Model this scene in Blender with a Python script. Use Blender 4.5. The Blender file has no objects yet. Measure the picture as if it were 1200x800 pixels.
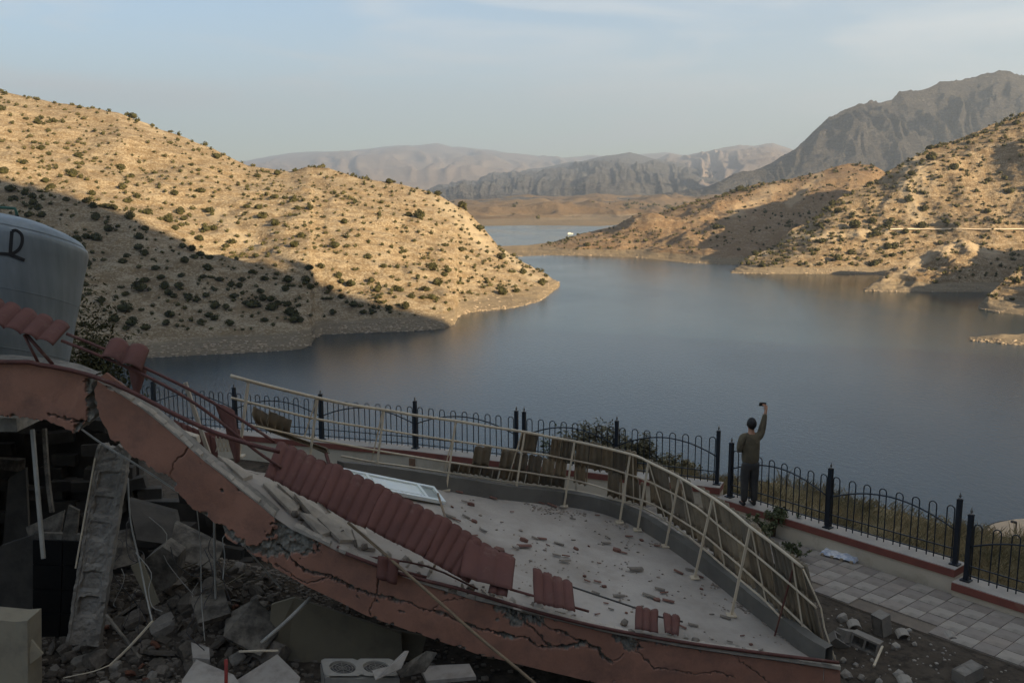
import bpy, bmesh, math, random
import numpy as np
from mathutils import Vector, Matrix, Euler, noise as mnoise
random.seed(11); RNG = np.random.default_rng(5)
SC = bpy.context.scene; COL = SC.collection
# ---------------- camera ----------------
W, H, FPX = 1200.0, 800.0, 1100.0
CAMZ = 60.0; PITCH = math.atan(178/1100.0)
cd = bpy.data.cameras.new('camera'); cam = bpy.data.objects.new('camera', cd); COL.objects.link(cam)
cd.sensor_width = 36; cd.lens = 33; cd.clip_start = .1; cd.clip_end = 60000
cam.location = (0, 0, CAMZ); cam.rotation_euler = (math.pi/2-PITCH, 0, 0); SC.camera = cam
# ---------------- sun and sky ----------------
SUN_EL = math.radians(18.5); SUN = Vector((.80, -.60, 0)).normalized(); SUN_AZ = math.atan2(SUN.x, SUN.y)
sd = bpy.data.lights.new('sun', 'SUN'); sun = bpy.data.objects.new('sun', sd); COL.objects.link(sun)
sd.energy = 4.5; sd.angle = math.radians(.5); sd.color = (1, .80, .52)
sdir = Vector((SUN.x*math.cos(SUN_EL), SUN.y*math.cos(SUN_EL), math.sin(SUN_EL)))
sun.rotation_euler = sdir.to_track_quat('Z', 'Y').to_euler(); sun.location = (0, 0, 200)
wd = bpy.data.worlds.new('World'); SC.world = wd; wd.use_nodes = True
nt = wd.node_tree; nt.nodes.clear(); N = nt.nodes.new; L = nt.links.new
sky = N('ShaderNodeTexSky'); sky.sky_type = 'NISHITA'; sky.sun_disc = False
sky.sun_elevation = SUN_EL; sky.sun_rotation = SUN_AZ; sky.air_density = 1.0; sky.dust_density = .5; sky.ozone_density = 1.6; sky.altitude = 600
tc = N('ShaderNodeTexCoord'); mp = N('ShaderNodeMapping'); mp.inputs['Scale'].default_value = (1.1, 1.6, 7.5); mp.inputs['Rotation'].default_value = (0, .18, .3)
L(tc.outputs['Generated'], mp.inputs['Vector'])
n1 = N('ShaderNodeTexNoise'); n1.inputs['Scale'].default_value = 3.2; n1.inputs['Detail'].default_value = 7; n1.inputs['Roughness'].default_value = .55; n1.inputs['Distortion'].default_value = .6
L(mp.outputs[0], n1.inputs['Vector'])
cr = N('ShaderNodeValToRGB'); cr.color_ramp.elements[0].position = .455; cr.color_ramp.elements[1].position = .70
cr.color_ramp.elements[0].color = (0, 0, 0, 1); cr.color_ramp.elements[1].color = (.75, .75, .75, 1); L(n1.outputs['Fac'], cr.inputs[0])
hs = N('ShaderNodeHueSaturation'); hs.inputs['Saturation'].default_value = 1.22; L(sky.outputs[0], hs.inputs['Color'])
mx = N('ShaderNodeMix'); mx.data_type = 'RGBA'; L(cr.outputs[0], mx.inputs[0]); L(hs.outputs[0], mx.inputs[6]); mx.inputs[7].default_value = (5.5, 5.7, 5.8, 1)
bg = N('ShaderNodeBackground'); bg.inputs[1].default_value = .06; L(mx.outputs[2], bg.inputs[0])
wo = N('ShaderNodeOutputWorld'); L(bg.outputs[0], wo.inputs[0])
SC.view_settings.view_transform = 'Standard'; SC.view_settings.look = 'None'; SC.view_settings.exposure = 1.66; SC.view_settings.gamma = 1
SC.cycles.max_bounces = 6; SC.cycles.diffuse_bounces = 3; SC.cycles.volume_bounces = 0; SC.cycles.transparent_max_bounces = 8
SC.cycles.use_denoising = True

# ---------------- photo <-> world helpers ----------------
cp, sp = math.cos(PITCH), math.sin(PITCH)
def ray(px, row):
    u = (px-600)/FPX; v = (400-row)/FPX
    return Vector((u, cp+v*sp, -sp+v*cp))
def PY(px, row, y):
    d = ray(px, row); return Vector((0, 0, CAMZ))+d*(y/d.y)
def PZ(px, row, z):
    d = ray(px, row); return Vector((0, 0, CAMZ))+d*((z-CAMZ)/d.z)
def PH(px, row, h): return PZ(px, row, CAMZ+h)
def proj(x, y, z):
    z = z-CAMZ; f = y*cp-z*sp; up = y*sp+z*cp
    return 600+FPX*x/f, 400-FPX*up/f
def I(x, pts): return np.interp(x, [p[0] for p in pts], [p[1] for p in pts])
def _h(ix, iy, s):
    n = (ix*374761393+iy*668265263+s*1442695041) & 0x7fffffff
    n = ((n ^ (n >> 13))*1274126177) & 0x7fffffff
    return ((n ^ (n >> 16)) & 0xffff)/65535.0
def vn(x, y, s=0):
    x = np.asarray(x, float); y = np.asarray(y, float)
    ix = np.floor(x).astype(np.int64); iy = np.floor(y).astype(np.int64); fx = x-ix; fy = y-iy
    fx = fx*fx*fx*(fx*(fx*6-15)+10); fy = fy*fy*fy*(fy*(fy*6-15)+10)
    a = _h(ix, iy, s)*(1-fx)+_h(ix+1, iy, s)*fx; b = _h(ix, iy+1, s)*(1-fx)+_h(ix+1, iy+1, s)*fx
    return (a*(1-fy)+b*fy)*2-1
def fbm(x, y, s=0, o=5, g=.5):
    r = 0; a = 1
    for k in range(o):
        r = r+a*vn(x*2**k+17.3*k, y*2**k+5.1*k, s+k); a *= g
    return r
def ridged(x, y, s=0, o=5, g=.5):
    r = 0; a = 1
    for k in range(o):
        r = r+a*(1-2*np.abs(vn(x*2**k+9.7*k, y*2**k+3.3*k, s+k))); a *= g
    return r

# ---------------- materials ----------------
MATS = {}
def newmat(name):
    m = bpy.data.materials.new(name); m.use_nodes = True; t = m.node_tree
    b = t.nodes['Principled BSDF']; return m, t, b
def mat(name, c1, c2=None, rough=.8, scale=3.0, metal=0.0, bump=0.0, bscale=30.0, spec=.3, lo=.35, hi=.65, dirt=None, dscale=1.2, dlo=.5, dhi=.7, coord='Object', stretch=None, warm=True):
    if name in MATS: return MATS[name]
    m, t, b = newmat(name); n = t.nodes.new; l = t.links.new
    b.inputs['Roughness'].default_value = rough; b.inputs['Metallic'].default_value = metal; b.inputs['Specular IOR Level'].default_value = spec
    tc = n('ShaderNodeTexCoord'); src = tc.outputs[coord]
    if stretch:
        mp = n('ShaderNodeMapping'); mp.inputs['Scale'].default_value = stretch; l(src, mp.inputs[0]); src = mp.outputs[0]
    c2 = c2 or tuple(x*.75 for x in c1)
    if warm: c1, c2 = [(min(.8, a*1.36), min(.8, b_*1.19), min(.8, c*.99)) for a, b_, c in (c1, c2)]; dirt = dirt and (dirt[0]*1.36, dirt[1]*1.19, dirt[2]*.99)
    nz = n('ShaderNodeTexNoise'); nz.inputs['Scale'].default_value = scale; nz.inputs['Detail'].default_value = 6; nz.inputs['Roughness'].default_value = .62; l(src, nz.inputs['Vector'])
    r = n('ShaderNodeValToRGB'); r.color_ramp.elements[0].position = lo; r.color_ramp.elements[1].position = hi
    r.color_ramp.elements[0].color = (*c1, 1); r.color_ramp.elements[1].color = (*c2, 1); l(nz.outputs['Fac'], r.inputs[0]); out = r.outputs[0]
    if dirt:
        n2 = n('ShaderNodeTexNoise'); n2.inputs['Scale'].default_value = dscale; n2.inputs['Detail'].default_value = 8; n2.inputs['Roughness'].default_value = .7; l(src, n2.inputs['Vector'])
        r2 = n('ShaderNodeValToRGB'); r2.color_ramp.elements[0].position = dlo; r2.color_ramp.elements[1].position = dhi; l(n2.outputs['Fac'], r2.inputs[0])
        mx = n('ShaderNodeMix'); mx.data_type = 'RGBA'; l(r2.outputs[0], mx.inputs[0]); l(out, mx.inputs[6]); mx.inputs[7].default_value = (*dirt, 1); out = mx.outputs[2]
    l(out, b.inputs['Base Color'])
    if bump:
        n3 = n('ShaderNodeTexNoise'); n3.inputs['Scale'].default_value = bscale; n3.inputs['Detail'].default_value = 5; l(src, n3.inputs['Vector'])
        bp = n('ShaderNodeBump'); bp.inputs['Strength'].default_value = 1; bp.inputs['Distance'].default_value = bump; l(n3.outputs['Fac'], bp.inputs['Height']); l(bp.outputs[0], b.inputs['Normal'])
    MATS[name] = m; return m
def hillmat(name, soil, soil2, rock, shore, s=1.0, rocky=.55, shore_z=5.0, bumpd=1.2, scar=True):
    m, t, b = newmat(name); n = t.nodes.new; l = t.links.new
    b.inputs['Roughness'].default_value = .95; b.inputs['Specular IOR Level'].default_value = .1
    tc = n('ShaderNodeTexCoord'); o = tc.outputs['Object']
    def noise(sc, d=6, ro=.6, vec=o):
        q = n('ShaderNodeTexNoise'); q.inputs['Scale'].default_value = sc; q.inputs['Detail'].default_value = d; q.inputs['Roughness'].default_value = ro; l(vec, q.inputs['Vector']); return q.outputs['Fac']
    def ramp(f, a, b_, c0=(0, 0, 0), c1=(1, 1, 1)):
        r = n('ShaderNodeValToRGB'); r.color_ramp.elements[0].position = a; r.color_ramp.elements[1].position = b_
        r.color_ramp.elements[0].color = (*c0, 1); r.color_ramp.elements[1].color = (*c1, 1); l(f, r.inputs[0]); return r.outputs[0]
    def mix(f, a, b_):
        x = n('ShaderNodeMix'); x.data_type = 'RGBA'
        l(f, x.inputs[0])
        for i, v in ((6, a), (7, b_)):
            if isinstance(v, tuple): x.inputs[i].default_value = (*v, 1)
            else: l(v, x.inputs[i])
        return x.outputs[2]
    base = mix(ramp(noise(.02*s), .38, .62), soil, soil2)
    base = mix(ramp(noise(.3*s, 6, .75), .4, .75), base, tuple(x*.78 for x in soil))
    # stones: bright specks clustered along strata
    mp = n('ShaderNodeMapping'); mp.inputs['Rotation'].default_value = (.5, .35, .4); mp.inputs['Scale'].default_value = (.35, .35, 1.6); l(o, mp.inputs[0])
    strata = noise(.22*s, 6, .75, mp.outputs[0]); fine = noise(.9*s, 3, .8)
    mm = n('ShaderNodeMath'); mm.operation = 'MULTIPLY_ADD'; l(strata, mm.inputs[0]); mm.inputs[1].default_value = .75; l(fine, mm.inputs[2])
    st = ramp(mm.outputs[0], rocky+.36, rocky+.50)
    base = mix(st, base, rock)
    if scar:
        at = n('ShaderNodeAttribute'); at.attribute_name = 'scar'; base = mix(at.outputs['Fac'], base, tuple(min(1, x*1.12) for x in rock))
    g = n('ShaderNodeSeparateXYZ'); l(o, g.inputs[0])
    ad = n('ShaderNodeMath'); ad.operation = 'MULTIPLY_ADD'; l(noise(.05*s), ad.inputs[0]); ad.inputs[1].default_value = shore_z*.9; l(g.outputs['Z'], ad.inputs[2])
    dv = n('ShaderNodeMath'); dv.operation = 'DIVIDE'; l(ad.outputs[0], dv.inputs[0]); dv.inputs[1].default_value = shore_z*2
    wv = n('ShaderNodeTexNoise'); wv.noise_dimensions = '1D'; wv.inputs['Scale'].default_value = 1.6; wv.inputs['Detail'].default_value = 3; l(g.outputs['Z'], wv.inputs['W'])
    shc = mix(ramp(wv.outputs['Fac'], .4, .6), shore, tuple(x*.78 for x in shore))
    shc = mix(ramp(fine, .45, .62), shc, tuple(x*.7 for x in shore))
    base = mix(ramp(dv.outputs[0], .62, .72, (1, 1, 1), (0, 0, 0)), base, shc)
    l(base, b.inputs['Base Color'])
    bp = n('ShaderNodeBump'); bp.inputs['Strength'].default_value = 1; bp.inputs['Distance'].default_value = bumpd/s
    ad2 = n('ShaderNodeMath'); ad2.operation = 'MULTIPLY_ADD'; l(noise(.35*s, 8, .75), ad2.inputs[0]); ad2.inputs[1].default_value = 1.0; l(strata, ad2.inputs[2])
    l(ad2.outputs[0], bp.inputs['Height']); l(bp.outputs[0], b.inputs['Normal'])
    return m

# ---------------- mesh helpers ----------------
class MB:
    def __init__(s): s.v = []; s.f = []
    def add(s, vs, fs):
        o = len(s.v); s.v += [tuple(v) for v in vs]; s.f += [tuple(i+o for i in f) for f in fs]; return s
    def box(s, c, size, R=None, jit=0):
        c = Vector(c); x, y, z = [k/2 for k in size]; vs = []
        for dz in (-z, z):
            for dx, dy in ((-x, -y), (x, -y), (x, y), (-x, y)):
                p = Vector((dx+random.uniform(-jit, jit), dy+random.uniform(-jit, jit), dz+random.uniform(-jit, jit)))
                if R: p = R @ p
                vs.append(c+p)
        return s.add(vs, [(3, 2, 1, 0), (4, 5, 6, 7), (0, 1, 5, 4), (1, 2, 6, 5), (2, 3, 7, 6), (3, 0, 4, 7)])
    def tube(s, pts, r, n=8, cap=True, square=False):
        pts = [Vector(p) for p in pts]; rs = r if isinstance(r, (list, tuple)) else [r]*len(pts)
        if square: n = 4
        rings = []; up = None
        for i, p in enumerate(pts):
            d = (pts[min(i+1, len(pts)-1)]-pts[max(i-1, 0)]).normalized()
            if up is None:
                up = Vector((0, 0, 1)) if abs(d.z) < .9 else Vector((0, 1, 0))
            a = d.cross(up).normalized(); b = a.cross(d).normalized(); up = b
            rings.append([p+(a*math.cos(t)+b*math.sin(t))*rs[i] for t in [2*math.pi*(k+.5)/n for k in range(n)]])
        vs = [v for q in rings for v in q]; fs = []
        for i in range(len(pts)-1):
            for k in range(n):
                fs.append((i*n+k, i*n+(k+1) % n, (i+1)*n+(k+1) % n, (i+1)*n+k))
        if cap: fs.append(tuple(range(n))[::-1]); fs.append(tuple((len(pts)-1)*n+k for k in range(n)))
        return s.add(vs, fs)
    def lathe(s, c, prof, n=24, R=None):
        c = Vector(c); vs = []
        for r, z in prof:
            for k in range(n):
                p = Vector((r*math.cos(2*math.pi*k/n), r*math.sin(2*math.pi*k/n), z)); vs.append(c+(R @ p if R else p))
        fs = [(i*n+k, i*n+(k+1) % n, (i+1)*n+(k+1) % n, (i+1)*n+k) for i in range(len(prof)-1) for k in range(n)]
        fs.append(tuple(range(n))[::-1]); fs.append(tuple((len(prof)-1)*n+k for k in range(n)))
        return s.add(vs, fs)
    def plate(s, pts, thick, nrm=None):      # polygon (3-D points, roughly planar) extruded along its normal
        P = [Vector(p) for p in pts]; k = len(P)
        if nrm is None:
            nrm = Vector((0, 0, 0))
            for i in range(k): nrm += (P[i]-P[0]).cross(P[(i+1) % k]-P[0])
            nrm.normalize()
        nrm = Vector(nrm)*thick
        return s.add(P+[p-nrm for p in P], [tuple(range(k)), tuple(range(2*k-1, k-1, -1))]+[(i, i+k, (i+1) % k+k, (i+1) % k) for i in range(k)])
    def grid(s, P):                          # P: array (m,n,3)
        m_, n_ = len(P), len(P[0])
        return s.add([p for row in P for p in row], [(i*n_+j, i*n_+j+1, (i+1)*n_+j+1, (i+1)*n_+j) for i in range(m_-1) for j in range(n_-1)])
    def build(s, name, m, parent=None, smooth=False, origin=None, **kw):
        me = bpy.data.meshes.new(name)
        ro = rootloc(parent) if parent else (Vector(origin) if origin is not None else Vector(np.mean(np.array(s.v), axis=0)))
        me.from_pydata([Vector(v)-ro for v in s.v], [], s.f); me.update()
        if smooth: me.polygons.foreach_set('use_smooth', [True]*len(me.polygons))
        if m: me.materials.append(m)
        o = bpy.data.objects.new(name, me); COL.objects.link(o)
        if parent: o.parent = parent
        else: o.location = ro
        tag(o, **kw); return o
def rootloc(o):
    while o.parent: o = o.parent
    return Vector(o.location)
def tag(o, label=None, cat=None, group=None, kind=None):
    if label: o['label'] = label
    if cat: o['category'] = cat
    if group: o['group'] = group
    if kind: o['kind'] = kind
    return o
def empty(name, loc, label=None, cat=None, group=None, kind=None):
    o = bpy.data.objects.new(name, None); COL.objects.link(o); o.location = loc; o.empty_display_size = .2
    return tag(o, label, cat, group, kind)
def npgrid(name, P, m, smooth=True, origin0=True, attr=None, flip=False):
    P = np.asarray(P, float); a, b_ = P.shape[:2]; me = bpy.data.meshes.new(name)
    V = P.reshape(-1, 3); idx = np.arange(a*b_).reshape(a, b_)
    q = np.stack([idx[:-1, :-1], idx[:-1, 1:], idx[1:, 1:], idx[1:, :-1]], -1).reshape(-1, 4)
    if flip: q = q[:, ::-1]
    me.vertices.add(len(V)); me.vertices.foreach_set('co', V.ravel()); me.loops.add(q.size); me.loops.foreach_set('vertex_index', q.ravel().astype(np.int32))
    me.polygons.add(len(q)); me.polygons.foreach_set('loop_start', np.arange(0, q.size, 4, dtype=np.int32)); me.polygons.foreach_set('loop_total', np.full(len(q), 4, np.int32))
    if smooth: me.polygons.foreach_set('use_smooth', np.ones(len(q), bool))
    if attr is not None:
        for k, v in attr.items():
            at = me.attributes.new(k, 'FLOAT', 'POINT'); at.data.foreach_set('value', np.asarray(v, float).ravel())
    me.update(calc_edges=True); me.validate(); me.materials.append(m)
    o = bpy.data.objects.new(name, me); COL.objects.link(o); return o
def spline(pts, n):
    pts = [Vector(p) for p in pts]; out = []
    P = [pts[0]*2-pts[1]]+pts+[pts[-1]*2-pts[-2]]
    for i in range(1, len(P)-2):
        for k in range(n):
            t = k/n; a, b_, c, d = P[i-1], P[i], P[i+1], P[i+2]
            out.append(.5*((2*b_)+(c-a)*t+(2*a-5*b_+4*c-d)*t*t+(3*b_-a-3*c+d)*t**3))
    return out+[pts[-1]]
HAZE_D = .00007
# ======================= LARGE SETTING: water, hills, mountains =======================
def water_mat():
    m, t, b = newmat('lake_water'); n = t.nodes.new; l = t.links.new
    b.inputs['Base Color'].default_value = (.010, .022, .027, 1); b.inputs['IOR'].default_value = 1.333; b.inputs['Specular IOR Level'].default_value = .36
    tc = n('ShaderNodeTexCoord')
    mp = n('ShaderNodeMapping'); mp.inputs['Scale'].default_value = (1, .55, 1); mp.inputs['Rotation'].default_value = (0, 0, .5); l(tc.outputs['Object'], mp.inputs[0])
    a = n('ShaderNodeTexNoise'); a.inputs['Scale'].default_value = .8; a.inputs['Detail'].default_value = 5; a.inputs['Roughness'].default_value = .65; l(mp.outputs[0], a.inputs['Vector'])
    w = n('ShaderNodeTexNoise'); w.inputs['Scale'].default_value = .009; w.inputs['Detail'].default_value = 4; l(mp.outputs[0], w.inputs['Vector'])
    r = n('ShaderNodeMapRange'); r.inputs['From Min'].default_value = .4; r.inputs['From Max'].default_value = .65; r.inputs['To Min'].default_value = .07; r.inputs['To Max'].default_value = .2; l(w.outputs['Fac'], r.inputs[0]); l(r.outputs[0], b.inputs['Roughness'])
    bp = n('ShaderNodeBump'); bp.inputs['Strength'].default_value = 1; bp.inputs['Distance'].default_value = .11; l(a.outputs['Fac'], bp.inputs['Height']); l(bp.outputs[0], b.inputs['Normal'])
    return m
q = 32000.0
MB().add([(-q, -300, 0), (q, -300, 0), (q, q, 0), (-q, q, 0)], [(0, 1, 2, 3)]).build('lake_water', water_mat(), origin=(0, 0, 0), kind='structure')

HILLS = {}
def hill(name, m, pxs, shore, ridge, ydist, nt=160, back=.7, prof=1.0, amp=6, fr=.02, rid=0, ramp_=0, seed=1, base_z=0, scars=None, strata=0, kind='structure', endz=-6, ledge=None, rfun=None, smooth_f=.16):
    """columns run from a shore point seen at (px, shore row) to a ridge point at depth ydist(px); t=1 is the ridge"""
    pxs = np.asarray(pxs, float); n = len(pxs)
    tt = np.concatenate([[-.08, -.03], np.linspace(0, 1, nt), 1+np.linspace(.02, back, max(8, nt//5))])
    P = np.zeros((n, len(tt), 3)); sh = I(pxs, shore); rd = I(pxs, ridge); yd = I(pxs, ydist)
    Bz_ = np.array([PY(px, rd[i], max(yd[i], 30)).z for i, px in enumerate(pxs)]); kw = max(3, int(n*smooth_f)); kw += 1-kw % 2
    Bs_ = np.convolve(np.pad(Bz_, kw//2, mode='edge'), np.hanning(kw+2)[1:-1]/np.hanning(kw+2)[1:-1].sum(), mode='valid')
    for i, px in enumerate(pxs):
        A = PZ(px, sh[i], base_z); B = PY(px, rd[i], max(yd[i], A.y*1.02+2))
        P[i, :, 0] = A.x+(B.x-A.x)*tt; P[i, :, 1] = A.y+(B.y-A.y)*tt
        tz = np.clip(tt, 0, 1); wB = np.clip((tz-.55)/.45, 0, 1)**1.5; z = base_z+(np.minimum(Bs_[i], B.z*1.25+2)*(1-wB)+B.z*wB-base_z)*tz**prof
        bk = np.clip((tt-1)/back, 0, 1); z = z*(1-bk)+(base_z+endz)*bk
        z = np.where(tt < 0, base_z+tt*80, z); P[i, :, 2] = z
    x, y = P[:, :, 0], P[:, :, 1]; T = np.broadcast_to(tt, x.shape)
    env = np.clip(T*5, 0, 1)*np.where(T < 1, np.clip((1-T)*4+.12, 0, 1), .4)
    hr = np.clip((P[:, :, 2]-base_z)/40, .1, 1)
    d = fbm(x*fr, y*fr, seed, 6)*amp*env
    if rid: d += ridged(x*rid, y*rid, seed+20, 6, .52)*ramp_*env
    if rfun is not None: d += rfun(x, y, T, pxs[:, None])*env
    d = d*np.clip((P[:, 2:3, 2].copy()*0+P[:, :, 2].max(axis=1, keepdims=True)-base_z)/max(28, .3*float(P[:, :, 2].max())), .02, 1)
    P[:, :, 2] += d*np.where(T > 0, 1, 0)
    if strata:
        zz = P[:, :, 2]; tilt = zz+x*.18+fbm(x*.01, y*.01, seed+3, 3)*4; k = 3.2
        P[:, :, 2] += (np.abs((tilt/k) % 1-.5)-.25)*strata*env
    if ledge:
        for (z0, wz, dx) in ledge: P[:, :, 2] += 0
    P[:, :, 2] = np.where(T > 1.0, P[:, :, 2], np.maximum(P[:, :, 2], np.where(T > .01, base_z+.15, -99)))
    sc = np.zeros(x.shape)
    if scars:
        ppx, prow = proj(P[:, :, 0], P[:, :, 1], P[:, :, 2])
        for pts, wpx in scars:
            a = np.array(pts, float)
            for k in range(len(a)-1):
                ab = a[k+1]-a[k]; tq = np.clip(((ppx-a[k, 0])*ab[0]+(prow-a[k, 1])*ab[1])/(ab @ ab), 0, 1)
                dd = np.hypot(ppx-a[k, 0]-ab[0]*tq, prow-a[k, 1]-ab[1]*tq)+fbm(x*.15, y*.15, 9, 4)*wpx*.45
                sc = np.maximum(sc, np.clip(1.2-dd/wpx, 0, 1)*.8)
    HILLS[name+str(seed)] = (P, T, pxs)
    o = npgrid(name, P, m, attr={'scar': sc}, flip=True)
    return tag(o, kind=kind)
M_left = hillmat('left_hill_rock', (0.177, 0.123, 0.067), (0.208, 0.147, 0.084), (0.312, 0.247, 0.162), (0.214, 0.166, 0.109), rocky=.47)
M_right = hillmat('right_hill_rock', (0.166, 0.113, 0.063), (0.208, 0.146, 0.082), (0.312, 0.242, 0.158), (0.247, 0.192, 0.126), rocky=.50)
M_mid = hillmat('middle_hill_rock', (0.193, 0.121, 0.066), (0.214, 0.143, 0.080), (0.290, 0.212, 0.130), (0.241, 0.182, 0.113), s=.7, rocky=.56)
M_plain = hillmat('far_plain_soil', (0.161, 0.106, 0.060), (0.193, 0.134, 0.078), (0.268, 0.201, 0.130), (0.241, 0.182, 0.118), s=.25, rocky=.66, shore_z=6)
M_mtn = hillmat('grey_mountain_rock', (0.079, 0.068, 0.061), (0.098, 0.086, 0.075), (0.147, 0.128, 0.110), (0.092, 0.077, 0.070), s=.10, rocky=.52, shore_z=.1, bumpd=4.5, scar=False)
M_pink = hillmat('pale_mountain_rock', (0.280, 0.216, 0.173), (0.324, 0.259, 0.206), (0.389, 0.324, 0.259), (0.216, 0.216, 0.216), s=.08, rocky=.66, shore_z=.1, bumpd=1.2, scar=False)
M_grey = hillmat('grey_range_rock', (0.120, 0.108, 0.100), (0.150, 0.138, 0.124), (0.224, 0.204, 0.182), (0.140, 0.124, 0.116), s=.10, rocky=.52, shore_z=.1, bumpd=4.5, scar=False)
# left hill
left_shore = [(-500, 450), (-200, 430), (0, 428), (120, 421), (175, 419), (250, 415), (330, 411), (352, 409), (364, 405), (369, 396), (378, 392), (420, 390), (480, 388), (520, 385), (533, 380), (538, 370), (548, 367), (560, 365), (600, 361), (630, 354), (641, 347), (650, 340), (656, 335)]
left_ridge = [(-500, 40), (-200, 75), (0, 105), (60, 118), (100, 126), (140, 132), (190, 153), (250, 173), (290, 193), (340, 200), (360, 194), (385, 195), (420, 207), (470, 215), (510, 227), (545, 246), (568, 270), (584, 290), (610, 306), (640, 321), (656, 333)]
def lrf(x, y, T, px):
    g = ridged(x*.006+T*.2, y*.004, 71, 3)*3; return g*np.clip(T*2, .2, 1)*np.clip((1-T)*3, 0, 1)
hill('left_hill', M_left, np.linspace(-420, 656, 620), left_shore, left_ridge, [(-500, 620), (0, 640), (300, 640), (500, 640), (570, 625), (656, 597)], nt=230, prof=.93, amp=4, fr=.022, seed=2, strata=1.3, rfun=lrf, endz=-8,
     scars=[([(508, 232), (530, 246), (552, 268), (572, 292)], 9), ([(590, 296), (625, 325), (650, 334)], 5), ([(150, 137), (190, 152)], 5), ([(250, 250), (300, 290)], 9)])
# low spit and hills beyond the bay
hill('middle_hill', M_mid, np.linspace(583, 1120, 330), [(583, 300), (600, 301), (640, 299), (700, 300), (750, 302), (800, 308), (850, 310), (1120, 312)],
     [(583, 289), (620, 287), (650, 283), (680, 274), (705, 268), (740, 260), (790, 245), (850, 228), (890, 218), (930, 209), (965, 201), (1000, 195), (1022, 196), (1060, 212), (1120, 240)],
     [(583, 930), (650, 1000), (700, 1050), (800, 1120), (1000, 1200), (1120, 1150)], nt=130, prof=1.15, amp=8, fr=.014, rid=.009, ramp_=4, seed=5, strata=1.2,
     scars=[([(905, 222), (880, 240), (860, 250)], 9), ([(960, 205), (940, 225), (925, 240)], 6)])
# right headland with the road cut
def rrf(x, y, T, px):
    return ridged(x*.009, y*.003, 33, 4)*4*np.clip(T*2, .2, 1)
hill('right_headland', M_right, np.linspace(856, 1620, 430), [(856, 320), (900, 321), (1040, 321), (1100, 320), (1620, 322)],
     [(856, 320.6), (868, 308), (884, 298), (905, 292), (922, 276), (928, 270), (945, 264), (965, 248), (985, 234), (1010, 221), (1030, 212), (1060, 190), (1090, 175), (1120, 166), (1150, 154), (1200, 136), (1300, 110), (1450, 95), (1620, 110)],
     [(856, 700), (920, 745), (1000, 800), (1100, 850), (1200, 880), (1620, 900)], nt=190, prof=.95, amp=5.5, fr=.025, rid=.02, ramp_=1.5, seed=8, strata=1.7, rfun=rrf, back=.9,
     scars=[([(1055, 176), (1062, 200), (1080, 222)], 11), ([(1042, 165), (1070, 185), (1092, 212)], 8), ([(1058, 215), (1070, 245), (1082, 268)], 7), ([(930, 274), (960, 278), (1010, 272), (1040, 271)], 5), ([(880, 298), (905, 296)], 5)])
# lower rocky point in front of it
hill('rocky_point', M_right, np.linspace(1012, 1560, 260), [(1012, 341), (1040, 342), (1150, 342), (1560, 346)],
     [(1012, 340), (1030, 327), (1050, 311), (1075, 299), (1095, 291), (1112, 284), (1135, 281), (1160, 292), (1180, 297), (1215, 290), (1300, 265), (1560, 215)],
     [(1012, 566), (1060, 600), (1150, 640), (1300, 660), (1560, 640)], nt=110, prof=.9, amp=4, fr=.05, rid=.035, ramp_=3.2, seed=12, strata=2.6,
     scars=[([(1100, 294), (1130, 285), (1165, 296)], 8), ([(1020, 338), (1060, 318), (1090, 300)], 6)])
# dark near shore on the right
hill('near_shore_bank', M_right, np.linspace(1146, 1750, 200), [(1146, 362), (1165, 366), (1200, 369), (1400, 395), (1750, 430)],
     [(1146, 360), (1158, 346), (1170, 335), (1185, 322), (1205, 306), (1300, 270), (1450, 215), (1750, 120)],
     [(1146, 466), (1200, 520), (1400, 540), (1750, 520)], nt=90, prof=.9, amp=3.5, fr=.06, rid=.04, ramp_=1.5, seed=15, strata=1.2)
# rocks lying in the water on the right
hill('rock_spit', M_right, np.linspace(1136, 1300, 90), [(1136, 399), (1160, 401), (1190, 404), (1300, 404)],
     [(1136, 398), (1150, 394), (1175, 391), (1190, 392), (1205, 390), (1300, 386)], [(1136, 372), (1200, 378), (1300, 380)], nt=26, prof=.7, amp=1.2, fr=.3, seed=17, back=.6)
# far shore plain
hill('far_plain', M_plain, np.linspace(380, 1600, 380), [(380, 266), (560, 265), (620, 264), (700, 265), (760, 263), (1600, 262)],
     [(380, 236), (540, 234), (600, 233), (700, 231), (800, 231), (1600, 228)], [(380, 4200), (1600, 4400)], nt=170, prof=1.5, amp=12, fr=.006, rid=.004, ramp_=17, seed=21, back=2.6, endz=10)
# mid grey range
def gully(f1, a1, s, sl=.5):
    def q(x, y, T, px):
        w = px*f1+T*sl+fbm(px*f1*.7, T*2.0, s, 4)*.5
        return (ridged(w, T*1.1, s+2, 7, .56)*a1)*np.clip(1.3-T, .2, 1)*np.clip(T*1.6, .05, 1)
    return q
hill('grey_range', M_grey, np.linspace(400, 1000, 560), [(400, 250), (700, 246), (1000, 240)],
     [(400, 245), (470, 231), (510, 216), (545, 210), (580, 204), (615, 199), (640, 196), (665, 190), (682, 189), (700, 184), (722, 181), (738, 178), (752, 182), (765, 186), (790, 189), (815, 194), (840, 203), (870, 214), (900, 222), (1000, 235)],
     [(400, 13000), (1000, 13000)], nt=150, prof=1.25, amp=30, fr=.003, seed=31, rfun=gully(.030, 48, 41, .9), back=.5, endz=0)
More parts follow.
